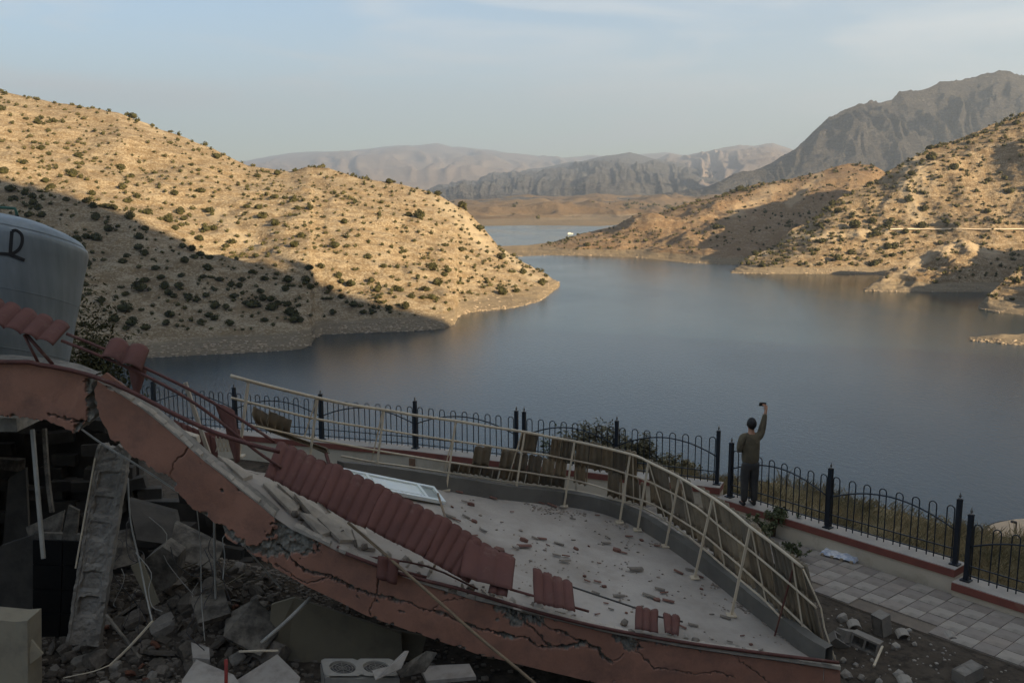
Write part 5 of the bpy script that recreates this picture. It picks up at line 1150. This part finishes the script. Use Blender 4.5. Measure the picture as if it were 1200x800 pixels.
# ======================= TANK =======================
def tank_mat():
    m, t, b = newmat('brushed_tank_steel'); n = t.nodes.new; l = t.links.new; b.inputs['Metallic'].default_value = .45
    tc = n('ShaderNodeTexCoord'); mp = n('ShaderNodeMapping'); mp.inputs['Scale'].default_value = (2.5, 2.5, .35); l(tc.outputs['Object'], mp.inputs[0])
    a = n('ShaderNodeTexNoise'); a.inputs['Scale'].default_value = 1.6; a.inputs['Detail'].default_value = 7; a.inputs['Roughness'].default_value = .7; l(mp.outputs[0], a.inputs['Vector'])
    r = n('ShaderNodeValToRGB'); r.color_ramp.elements[0].position = .35; r.color_ramp.elements[1].position = .7; r.color_ramp.elements[0].color = (.245, .26, .25, 1); r.color_ramp.elements[1].color = (.16, .175, .17, 1); l(a.outputs['Fac'], r.inputs[0]); l(r.outputs[0], b.inputs['Base Color'])
    r2 = n('ShaderNodeMapRange'); r2.inputs['To Min'].default_value = .38; r2.inputs['To Max'].default_value = .6; l(a.outputs['Fac'], r2.inputs[0]); l(r2.outputs[0], b.inputs['Roughness'])
    return m
M_tank = tank_mat()
tc_ = PY(16, 440, 13.3); TR_ = 1.10; tb = CAMZ-2.91; Rt = Euler((-.29, .13, 0)).to_matrix(); tH = 2.38
tbc = Vector((-7.58, 12.95, tb)); TK = empty('water_tank', tbc, 'large cylindrical metal water tank with black spray mark behind the roof edge', 'tank')
MB().lathe(tbc, [(TR_*.97, 0), (TR_, .02)]+[(TR_+.004*math.sin(z_*9), z_) for z_ in np.linspace(.1, tH-.14, 14)]+[(TR_-.004, tH-.08), (TR_-.02, tH-.04)], 80, Rt).build('tank_shell', M_tank, TK, smooth=True)
MB().lathe(tbc, [(TR_-.02, tH-.041), (TR_-.05, tH-.01), (TR_*.9, tH+.05), (TR_*.75, tH+.12), (TR_*.5, tH+.20), (TR_*.25, tH+.245), (.02, tH+.26)], 80, Rt).build('tank_lid', M_tank, TK, smooth=True)
for zz_ in (.72, 1.5): MB().tube([tbc+Rt @ Vector((math.cos(t)*(TR_+.002), math.sin(t)*(TR_+.002), zz_)) for t in np.linspace(0, 2*math.pi, 81)], .006, 5, cap=False).build('weld_seam', M_tank, TK, smooth=True)
M_pipe = mat('green_pipe', (.04, .11, .085), (.03, .085, .07), rough=.5, scale=5)
lt = tbc+Rt @ Vector((.16, -.15, tH+.25)); MB().tube([lt+Vector((-1.6, 0, .16)), lt+Vector((-.15, 0, .13)), lt+Vector((-.02, 0, .12)), lt+Vector((.0, 0, .05)), lt+Vector((0, 0, -.03))], .022, 8).build('inlet_pipe', M_pipe, TK, smooth=True)
MB().lathe(lt+Vector((0, 0, -.03)), [(.05, 0), (.05, .03), (.03, .035), (.03, .06)], 12).build('pipe_fitting', M_dk, TK)
M_ink = mat('black_spray_paint', (.012, .012, .013), (.02, .02, .022), rough=.6)
Ti = Rt.inverted()
def on_tank(px, row):
    d = ray(px, row).normalized(); o_ = Vector((0, 0, CAMZ)); a = Ti @ (o_-tbc); b = Ti @ d
    A_ = b.x**2+b.y**2; B_ = 2*(a.x*b.x+a.y*b.y); C_ = a.x**2+a.y**2-(TR_+.004)**2; D_ = B_*B_-4*A_*C_
    if D_ < 0: return None
    return o_+d*((-B_-math.sqrt(D_))/(2*A_))
def stroke(pts, w, name='paint_stroke'):
    P_ = [on_tank(*p) for p in pts]; P_ = [p for p in P_ if p is not None]; P_ = spline(P_, 5) if len(P_) > 2 else P_; ax = Rt @ Vector((0, 0, 1)); vs = []; n_ = len(P_)
    for i, p in enumerate(P_):
        d = (P_[min(i+1, n_-1)]-P_[max(i-1, 0)]).normalized(); l_ = Ti @ (p-tbc); rad = (Rt @ Vector((l_.x, l_.y, 0))).normalized(); s = d.cross(rad).normalized()*w*.5; vs += [p-s+rad*.002, p+s+rad*.002]
    MB().add(vs, [(2*i, 2*i+1, 2*i+3, 2*i+2) for i in range(n_-1)]).build(name, M_ink, TK)
stroke([(14, 271), (13, 283), (12, 297)], .044); stroke([(14, 271), (19, 270), (25, 275), (26, 283), (23, 291), (17, 296), (12, 297)], .042); stroke([(-2, 297), (10, 298), (19, 301), (29, 305)], .044)

# ======================= INSIDE THE WRECK =======================
M_dark = mat('shade_dark_plaster', (.07, .066, .06), (.04, .038, .035), rough=1, scale=2, dirt=(.04, .038, .034), dscale=2)  # near-black colour paints in the shade deep inside the wreck
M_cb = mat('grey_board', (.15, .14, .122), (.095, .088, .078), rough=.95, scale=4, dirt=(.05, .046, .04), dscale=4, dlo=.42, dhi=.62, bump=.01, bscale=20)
M_brownp = mat('brown_panel', (.135, .12, .085), (.105, .095, .07), rough=.8, scale=1.2, dirt=(.08, .07, .055), dscale=1.5)
def Pd(px, row, y): return PY(px, row, y)
# back wall of hollow blocks and left plaster wall
BW = empty('block_wall', (-7, 15.4, GZ), 'dark wall of grey blocks at the back of the wrecked room', 'wall')
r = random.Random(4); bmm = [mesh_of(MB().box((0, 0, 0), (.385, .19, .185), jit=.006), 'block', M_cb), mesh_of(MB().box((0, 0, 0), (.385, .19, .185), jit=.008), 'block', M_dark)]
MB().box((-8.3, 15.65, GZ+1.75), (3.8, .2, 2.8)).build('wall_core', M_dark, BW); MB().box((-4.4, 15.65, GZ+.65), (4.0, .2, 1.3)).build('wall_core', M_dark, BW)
for i in range(13):
    for j in range(15):
        x = -9.6+.4*i+(.2 if j % 2 else 0); z = GZ+.1+.2*j
        if r.random() < .5: continue
        if proj(x+.25, 15.3, z+.12)[1] < float(I(proj(x+.25, 15.3, z+.12)[0], TOP1[:-1]+TOP2[:-1]+TOP3))+28: continue
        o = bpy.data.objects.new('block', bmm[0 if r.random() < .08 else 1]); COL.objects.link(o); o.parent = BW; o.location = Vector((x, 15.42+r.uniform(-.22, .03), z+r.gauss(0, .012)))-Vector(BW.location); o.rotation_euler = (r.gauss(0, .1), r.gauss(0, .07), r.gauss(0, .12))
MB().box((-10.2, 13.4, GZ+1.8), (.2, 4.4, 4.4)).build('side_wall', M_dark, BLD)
# leaning column of hollow blocks
COLM = empty('leaning_column', Pd(110, 745, 11.9), 'leaning broken concrete column with exposed hollow blocks under the roof break', 'column')
axis = [(133, 520), (121, 590), (110, 650), (103, 705), (95, 752)]; A0 = Pd(133, 522, 12.3); A1 = Pd(96, 756, 11.75); ax_ = (A0-A1).normalized(); L_ = (A0-A1).length
side = Vector((1, .25, 0)); side = (side-ax_*side.dot(ax_)).normalized(); outn = side.cross(ax_).normalized(); outn = outn if outn.y < 0 else -outn
def cbox(s0, s1, u0, u1, n0, n1, name, m, jit=.008):
    vs = [A1+ax_*(s+random.uniform(-jit, jit))+side*(u+random.uniform(-jit, jit))-outn*(n_+random.uniform(-jit, jit)) for n_ in (n0, n1) for s, u in ((s0, u0), (s0, u1), (s1, u1), (s1, u0))]
    return MB().add(vs, [(3, 2, 1, 0), (4, 5, 6, 7), (0, 1, 5, 4), (1, 2, 6, 5), (2, 3, 7, 6), (3, 0, 4, 7)]).build(name, m, COLM)
M_colc = mat('column_concrete', (.24, .235, .22), (.165, .16, .15), rough=1, scale=5, bump=.012, bscale=30, dirt=(.12, .115, .105), dscale=4)
nb = 8; hb = L_/nb; G1 = []; r7 = random.Random(6); depth_k = [r7.uniform(.03, .075) for _ in range(nb+1)]; depth_k[0] = .0; depth_k[nb-1] = .012; depth_k[4] = .03
for i in range(150):
    s_ = L_*i/149; k = min(nb-1, int(s_/hb)); fs = (s_/hb) % 1; row_ = []
    for j in range(34):
        u_ = -.205+.41*j/33; wz = .035*float(fbm(s_*9, u_*9, 500, 3)); e1 = min(fs+wz-.16, .95-fs+wz)*hb/.03; e2 = min(u_+.135+wz*.25, .115-u_+wz*.25)/.02
        pit = max(0, min(1, e1, e2)); d_ = depth_k[k]*pit*(1 if k != 3 else max(0, 1-fs*1.4)) + .012*float(fbm(s_*16, u_*16, 510, 4)) - (.018 if (u_ > .15 or u_ < -.165) else 0)
        top = (.06*float(fbm(u_*14, 1.3, 520, 3)) if i > 140 else 0)
        row_.append(A1+ax_*(s_+top)+side*(u_+.010*float(fbm(s_*7, 3.1+(j > 16), 530, 3)))-outn*d_)
    G1.append(row_)
fb2 = MB(); fb2.grid(G1); fb2.grid([[G1[i][-1], G1[i][-1]-outn*.3] for i in range(150)]); fb2.grid([[G1[i][0]-outn*.3, G1[i][0]] for i in range(150)]); fb2.grid([G1[-1], [p-outn*.3 for p in G1[-1]]]); fb2.grid([[p-outn*.3 for p in G1[0]], G1[0]])
fb2.build('block_stack', M_colc, COLM)
MB().tube([A1+ax_*(L_*.38)-side*.225+outn*.03, A1+ax_*(L_*.93)-side*.20+outn*.03], .012, 5).build('rebar', M_rail, COLM)
# posts, pipes, wires
M_alu = mat('dull_grey_metal', (.27, .275, .265), (.21, .215, .205), rough=.55, scale=5)
def thing_rod(name, pts, ys, r_, m, label, cat, sq=False, group=None): return item(name, pts, ys, r_, m, label, cat, sq, group=group)
thing_rod('metal_tube', [(38, 503), (44, 575), (51, 654)], [11.9, 11.7, 11.5], .030, M_alu, 'pale metal tube hanging from the ceiling at the left', 'tube', True)
thing_rod('hanging_board', [(52, 502), (56, 560), (61, 600)], [12.5, 12.4, 12.3], .035, M_cb, 'grey batten hanging just right of the pale metal tube', 'batten', True)
thing_rod('metal_angle', [(92, 500), (120, 520), (150, 538), (200, 570), (260, 612), (300, 655), (330, 690)], [11.55, 11.6, 11.6, 11.62, 11.65, 11.8, 12.0], .014, M_alu, 'thin steel angle running under the broken terracotta edge', 'steel angle', True)
thing_rod('stick', [(124, 720), (144, 745), (164, 771)], [11.3, 11.15, 11.0], .022, M_cb, 'grey stick crossed under the pale stick on the rubble', 'stick', True)
thing_rod('stick', [(179, 727), (152, 757), (128, 780)], [11.15, 11.0, 10.9], .016, M_rail, 'pale stick crossed over the grey stick on the rubble', 'stick', True)
thing_rod('cable', [(128, 779), (110, 786), (92, 790), (74, 794)], [10.9, 10.85, 10.85, 10.8], .007, M_rail, 'thin pale cable curling from the crossed sticks', 'cable')
thing_rod('cable', [(150, 560), (153, 610), (163, 655), (172, 700), (178, 726)], [12.2, 12.1, 12.0, 11.7, 11.2], .011, M_alu, 'double hanging cable right of the leaning column', 'cable')
thing_rod('cable', [(230, 590), (235, 640), (236, 700), (240, 750)], [12.2, 12.2, 12.0, 11.6], .007, M_alu, 'thin wire hanging in the middle of the dark opening', 'cable')
thing_rod('metal_pipe', [(251, 600), (252, 660), (253, 716)], [12.4, 12.4, 12.3], .018, M_alu, 'straight grey pipe hanging in the middle of the dark opening', 'pipe')
thing_rod('metal_pipe', [(364, 700), (335, 728), (306, 753)], [11.75, 11.4, 11.2], .026, M_alu, 'grey pipe slanting out from under the terracotta edge', 'pipe')
thing_rod('red_pipe', [(265, 830), (265, 772)], [10.5, 10.6], .022, mat('bright_red_pipe', (.22, .03, .022), (.17, .025, .02), rough=.5, scale=5), 'short red pipe standing at the bottom of the rubble', 'pipe')
thing_rod('metal_strip', [(280, 763), (310, 762), (326, 762)], [11.0, 11.0, 11.0], .014, M_rail, 'flat pale strip lying below the slanting pipe', 'strip', True)
thing_rod('rebar', [(200, 640), (206, 660), (228, 675), (240, 670)], [12.3, 12.3, 12.4, 12.4], .007, M_dk, 'bent wire dangling in the dark opening', 'wire')
# black tiles with pale joints
BTW = empty('black_tile_wall', Pd(65, 725, 12.4), 'surviving patch of black tiled wall with pale joints behind the column', 'wall')
M_btile = mat('black_glazed_tile', (.006, .006, .006), (.009, .009, .009), rough=.5, scale=3, spec=.2)
MB().plate([Pd(40, 624, 12.43), Pd(96, 626, 12.43), Pd(88, 735, 12.43), Pd(38, 735, 12.43)], .06, (0, -1, 0)).build('grout_bed', M_cb, BTW)
tx = [[(38, 632), (73, 633), (100, 634)], [(38, 661), (73, 662), (98, 663)], [(38, 690), (72, 691), (96, 693)], [(38, 719), (71, 719), (93, 720)], [(38, 746), (70, 746), (91, 746)]]
for i in range(4):
    for j in range(2):
        q4 = [tx[i][j], tx[i][j+1], tx[i+1][j+1], tx[i+1][j]]; e = [(.5, .5), (-.5, .5), (-.5, -.5), (.5, -.5)]
        MB().plate([Pd(q4[k][0]+e[k][0], q4[k][1]+e[k][1], 12.33) for k in range(4)], .03, (0, -1, 0)).build('wall_tile', M_btile, BTW)
M_cab = mat('dusty_cream_panel', (.25, .235, .185), (.21, .195, .155), rough=.8, scale=1.5, dirt=(.15, .14, .115), dscale=2)
# boards, slabs and panels, given as image outlines with depths
def board(q, ys, th, m, label, cat='board', name='board', nrm=(0, -1, 0), group=None): return pq(q, ys, th, name, m, label, cat, nrm, group=group)
board([(318, 708), (345, 700), (470, 742), (474, 800), (480, 830), (330, 830), (312, 770)], [12.3, 12.3, 12.1, 12.0, 11.9, 11.9, 12.0], .05, M_brownp, 'large brown board standing under the terracotta edge behind the air conditioner')
board([(446, 735), (500, 745), (492, 775), (452, 770)], [12.5, 12.4, 12.2, 12.3], .04, M_brownp, 'darker brown board end right of the large brown board')
board([(-70, 720), (18, 728), (32, 727), (33, 830), (-70, 830)], [10.9, 10.9, 10.85, 10.7, 10.7], .35, M_cab, 'cream cabinet side standing in the lower left corner', 'cabinet', 'cabinet')
board([(33, 745), (50, 766), (35, 778)], [10.9, 10.9, 10.8], .03, M_cab, 'cream triangular offcut beside the cream cabinet', 'board')
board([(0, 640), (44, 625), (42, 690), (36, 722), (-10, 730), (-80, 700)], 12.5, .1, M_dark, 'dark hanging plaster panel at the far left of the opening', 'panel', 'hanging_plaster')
board([(30, 618), (75, 598), (70, 632), (35, 635)], [12.6, 12.7, 12.5, 12.5], .04, M_cb, 'grey board above the black tiles', 'board')
board([(80, 592), (92, 598), (88, 640), (72, 632)], [12.5, 12.5, 12.4, 12.4], .05, M_cb, 'grey board strip left of the leaning column', 'board')
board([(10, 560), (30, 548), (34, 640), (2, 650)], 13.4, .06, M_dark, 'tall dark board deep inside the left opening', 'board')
board([(170, 655), (190, 640), (208, 652), (206, 682), (190, 692), (176, 690)], [12.6]*6, .35, M_cb, 'big grey rounded lump at the back right of the column', 'lump', 'concrete_lump')
board([(153, 663), (166, 658), (186, 706), (176, 712)], [12.2, 12.2, 11.9, 11.9], .04, M_brownp, 'brown board leaning against the hanging double cable', 'board')
board([(265, 720), (300, 700), (330, 735), (305, 768), (262, 745)], [12.2, 12.4, 12.2, 11.7, 11.8], .06, M_cb, 'wide dusty board lying left of the large brown board', 'board', nrm=(0, -.5, .85))
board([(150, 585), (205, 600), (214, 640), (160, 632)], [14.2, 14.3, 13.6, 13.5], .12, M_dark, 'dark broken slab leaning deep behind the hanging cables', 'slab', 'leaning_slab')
board([(205, 612), (262, 640), (250, 668), (196, 650)], [14.0, 13.6, 13.1, 13.4], .10, M_cb, 'tilted grey slab fragment under the steep terracotta edge', 'slab', 'leaning_slab')
board([(120, 628), (150, 622), (158, 660), (126, 668)], [13.6, 13.7, 13.2, 13.1], .14, M_cb, 'broken grey slab corner just right of the leaning column', 'slab', 'leaning_slab')
board([(222, 700), (262, 690), (270, 718), (232, 730)], [12.3, 12.5, 12.1, 11.9], .10, M_cb, 'dusty slab fragment lying left of the wide dusty board', 'slab', 'leaning_slab', nrm=(0, -.6, .8))
# slabs in front, lying (image outline on a level)
def lying(q, h_, th, m, label, cat='slab', name='fallen_slab', dh=None, group=None):
    dh = dh or [0]*len(q); return MB().plate([PH(p[0], p[1], h_+d) for p, d in zip(q, dh)], th, (0, 0, 1)).build(name, m, label=label, cat=cat, group=group)
M_pale = mat('pale_dusty_slab', (.30, .29, .275), (.24, .23, .22), rough=.95, scale=3, dirt=(.18, .17, .16), dscale=3)
lying([(213, 797), (230, 772), (274, 790), (300, 830), (216, 822)], -6.02, .28, M_pale, 'pale square slab with a dark cut side at the bottom of the rubble', dh=[0, .08, .05, -.02, -.02])
lying([(325, 766), (352, 793), (340, 840), (262, 840), (262, 806)], -6.08, .06, M_pale, 'wide pale slab lying left of the air conditioner', dh=[.06, .0, -.02, -.02, .02])
lying([(492, 780), (550, 777), (558, 792), (500, 797)], -6.1, .05, M_pale, 'flat grey board right of the air conditioner', 'board', 'board')
lying([(464, 784), (500, 762), (512, 764), (498, 785), (470, 792)], -5.95, .02, M_cb, 'bent grey sheet behind the air conditioner', 'board', 'board', dh=[0, .25, .25, .02, 0])
lying([(436, 785), (455, 780), (474, 762), (479, 762), (470, 782), (440, 796)], -5.85, .012, M_pale, 'curled pale strip lying over the air conditioner', 'strip', 'curled_strip', dh=[0, .02, .16, .16, .03, 0])
lying([(224, 752), (245, 758), (246, 772), (226, 770)], -5.98, .15, M_pale, 'small pale block above the square slab', 'block', 'pale_block')
# air-conditioning unit
ac = [PH(376, 771, -5.98), PH(462, 771, -5.98)]; uX = (ac[1]-ac[0]).normalized(); uY = Vector((.30, -.95, 0)).normalized(); Lw, Ld_, Hh = .93, .46, .55; Rac = Matrix((uX, -uY, Vector((0, 0, 1)))).transposed()
cz = ac[0]+uX*Lw/2+uY*Ld_/2; AC = empty('air_conditioner', (cz.x, cz.y, cz.z-Hh), 'white outdoor air conditioner unit with two round fans lying face up', 'air conditioner')
M_ac = mat('dusty_white_metal', (.27, .265, .245), (.21, .205, .19), rough=.6, scale=3, dirt=(.2, .195, .18), dscale=4)
def acb(x0, x1, y0, y1, z0, z1, name, m, par=None): 
    c = ac[0]+uX*(x0+x1)/2+uY*(y0+y1)/2+Vector((0, 0, (z0+z1)/2)); return MB().box(c, (x1-x0, y1-y0, z1-z0), Rac).build(name, m, par or AC)
acb(0, Lw, 0, Ld_, -Hh, -.035, 'case', M_ac)
tp_ = MB(); nseg = 28
def ring_plate(cx, cy, ro, x0, x1, y0, y1):
    vs = []
    for k in range(nseg):
        t = 2*math.pi*k/nseg; c, s = math.cos(t), math.sin(t); m_ = max(abs(c)/((x1-x0)/2), abs(s)/((y1-y0)/2)); a_ = ac[0]+uX*((x0+x1)/2+c/m_)+uY*((y0+y1)/2+s/m_); b_ = ac[0]+uX*(cx+c*ro)+uY*(cy+s*ro)
        vs += [a_, b_, b_+Vector((0, 0, -.035))]
    f = []
    for k in range(nseg):
        j = (k+1) % nseg; f += [(3*k, 3*j, 3*j+1, 3*k+1), (3*k+1, 3*j+1, 3*j+2, 3*k+2)]
    tp_.add(vs, f)
ring_plate(Lw*.27, Ld_*.5, .17, 0, Lw*.5, 0, Ld_); ring_plate(Lw*.73, Ld_*.5, .17, Lw*.5, Lw, 0, Ld_); tp_.build('fan_panel', M_ac, AC)
for cx in (.27, .73):
    c = ac[0]+uX*Lw*cx+uY*Ld_*.5+Vector((0, 0, -.012)); fg = MB()
    for rr_ in (.05, .09, .13, .165): fg.tube([c+uX*math.cos(t)*rr_+uY*math.sin(t)*rr_ for t in np.linspace(0, 2*math.pi, 25)], .003, 4, cap=False)
    for t in np.linspace(0, math.pi, 5)[:-1]: fg.tube([c+(uX*math.cos(t)+uY*math.sin(t))*.168, c-(uX*math.cos(t)+uY*math.sin(t))*.168], .003, 4)
    gd = fg.build('fan_guard', M_ac, AC); fd = MB(); fd.lathe(c+Vector((0, 0, -.018)), [(.165, -.004), (.165, 0), (.05, .001), (.045, .012)], 24); fd.build('fan', M_dk, gd)
for k in range(11): acb(-.012, 0.0, .03+k*.036, .045+k*.036, -.42, -.06, 'grille_slat', M_dk if k % 1 else M_ac)
acb(-.004, .002, .02, Ld_-.02, -.44, -.05, 'grille_shade_plate', M_dk)  # flat dark plate, its colour standing in for shade behind the slats
acb(.02, .06, Ld_-.01, Ld_+.015, -.5, .0, 'corner_post', M_ac)
# rubble heap
rub = [stone_mb(s+30, 2) for s in range(8)]; rub1 = [stone_mb(s+30, 1) for s in range(8)]
M_r = [mat('rubble_grey', (.19, .172, .15), (.12, .11, .097), rough=1, scale=4, bump=.01, bscale=25), mat('rubble_dark', (.125, .112, .096), (.078, .071, .062), rough=1, scale=4, bump=.01, bscale=25), M_dust2]
rme = [[mesh_of(q, 'rubble', m_) for q in rub] for m_ in M_r]
def flat_me(seed, m_):
    r = random.Random(seed); n = r.choice([4, 5, 5, 6]); a0 = r.random(); pts = [(math.cos(a0+6.28*k/n)*r.uniform(.7, 1.1), math.sin(a0+6.28*k/n)*r.uniform(.6, 1.0), .1) for k in range(n)]; return mesh_of(MB().plate(pts, .22, (0, 0, 1)), 'rubble', m_)
fme = [[flat_me(s+7*i, m_) for s in range(8)] for i, m_ in enumerate(M_r)]
r = random.Random(77); cnt = 0; placed = []
for k in range(5000):
    if cnt >= 285: break
    px = r.uniform(20, 330); row = r.uniform(690, 815) if r.random() < .75 else r.uniform(655, 720); y = np.interp(row, [650, 700, 760, 815], [13.6, 12.9, 11.8, 10.8])+r.uniform(-.15, .15)
    v = PY(px, row, y); z_ = terr(v.x, v.y)
    if v.x < -6.4 and row < 740: continue
    if abs(px-(100+(720-row)*.2)) < 16 and row < 740: continue
    s = r.uniform(.05, .13)*(2.3 if r.random() < .14 and row < 760 else 1)
    if row > 765 and 205 < px: continue
    if any((v.x-a)**2+(v.y-b)**2 < ((s+c)*.48)**2 for a, b, c in placed): continue
    placed.append((v.x, v.y, s)); mi = r.choice([0, 0, 1, 1, 2]); me = (fme if r.random() < .28 else rme)[mi][k % 8]
    o = bpy.data.objects.new('rubble_chunk', me); COL.objects.link(o); o.location = (v.x, v.y, z_+s*.28); o.scale = (s*r.uniform(.8, 1.3), s*r.uniform(.7, 1.1), s*r.uniform(.6, 1.0)); o.rotation_euler = (r.gauss(0, .5), r.gauss(0, .5), r.uniform(0, 6.28)); cnt += 1
    tag(o, 'grey concrete chunk in the rubble heap under the collapsed roof', 'rubble', 'rubble chunks under the collapsed roof')
fr2 = MB()
for k in range(5200):
    x = r.gauss(-4.3, 1.9); y = r.uniform(9.6, 14.6)
    if x > .5 or x < -9.5: continue
    s = r.uniform(.008, .045)*(1.5 if r.random() < .06 else 1); q3 = rub1[k % 8]; z_ = terr(x, y); A3 = r.uniform(.4, 1)
    fr2.add([(x+v[0]*s*1.2, y+v[1]*s*A3, z_+v[2]*s*.8+s*.2) for v in q3.v], q3.f)
fr2.build('fine_rubble', M_r[0], kind='stuff')
# splintered laths deep inside the opening
for k in range(22):
    x0, y0 = r.uniform(200, 300), r.uniform(665, 735); L2 = r.uniform(14, 42); a_ = r.uniform(-.75, -.15); d0 = r.uniform(12.3, 13.4)
    item('splintered_lath', [(x0, y0), (x0+L2*math.cos(a_), y0+L2*math.sin(a_))], [d0, d0+r.uniform(-.2, .2)], r.uniform(.008, .018), M_cb if k % 2 else M_brownp, 'splintered grey lath in the jumble under the steep roof edge', 'lath', True, group='splintered laths under the steep roof edge')

for k in range(14):
    x0, y0 = r.uniform(120, 310), r.uniform(600, 700); P_ = [(x0, y0)]
    for _ in range(4): P_.append((P_[-1][0]+r.uniform(-14, 22), P_[-1][1]+r.uniform(4, 26)))
    d0 = r.uniform(11.9, 13.0); item('tangled_wire', P_, [d0-.12*i_ for i_ in range(5)], r.uniform(.004, .008), M_dk if k % 3 else M_alu, 'thin bent wire tangled in the rubble under the fallen roof', 'wire', group='tangled wires in the rubble')
M_brick = mat('broken_brick', (.16, .075, .05), (.11, .055, .04), rough=1, scale=6); bme = [mesh_of(stones[k], 'brick_piece', M_brick) for k in range(4)]
for k in range(16):
    px = r.uniform(60, 320); row = r.uniform(700, 800); y = np.interp(row, [650, 700, 760, 815], [13.6, 12.9, 11.8, 10.8]); v = PY(px, row, y); s = r.uniform(.035, .07)
    o = bpy.data.objects.new('brick_piece', bme[k % 4]); COL.objects.link(o); o.location = (v.x, v.y, terr(v.x, v.y)+s*.9); o.scale = (s*1.5, s, s*.8); o.rotation_euler = (r.gauss(0, .4), r.gauss(0, .4), r.uniform(0, 6.28)); tag(o, 'small reddish brick piece among the grey rubble under the roof', 'brick', 'brick pieces in the rubble')
# ======================= haze =======================
m = bpy.data.materials.new('haze_air'); m.use_nodes = True; t = m.node_tree; t.nodes.clear()
pv = t.nodes.new('ShaderNodeVolumePrincipled'); pv.inputs['Color'].default_value = (.76, .87, 1.0, 1); pv.inputs['Density'].default_value = HAZE_D; pv.inputs['Anisotropy'].default_value = .25
ou = t.nodes.new('ShaderNodeOutputMaterial'); t.links.new(pv.outputs[0], ou.inputs['Volume'])
zt = 3200.0
hz = MB().box((0, 16000, (zt-10)/2), (66000, 34000, zt+10)).build('haze', m, origin=(0, 16000, (zt-10)/2), kind='stuff')
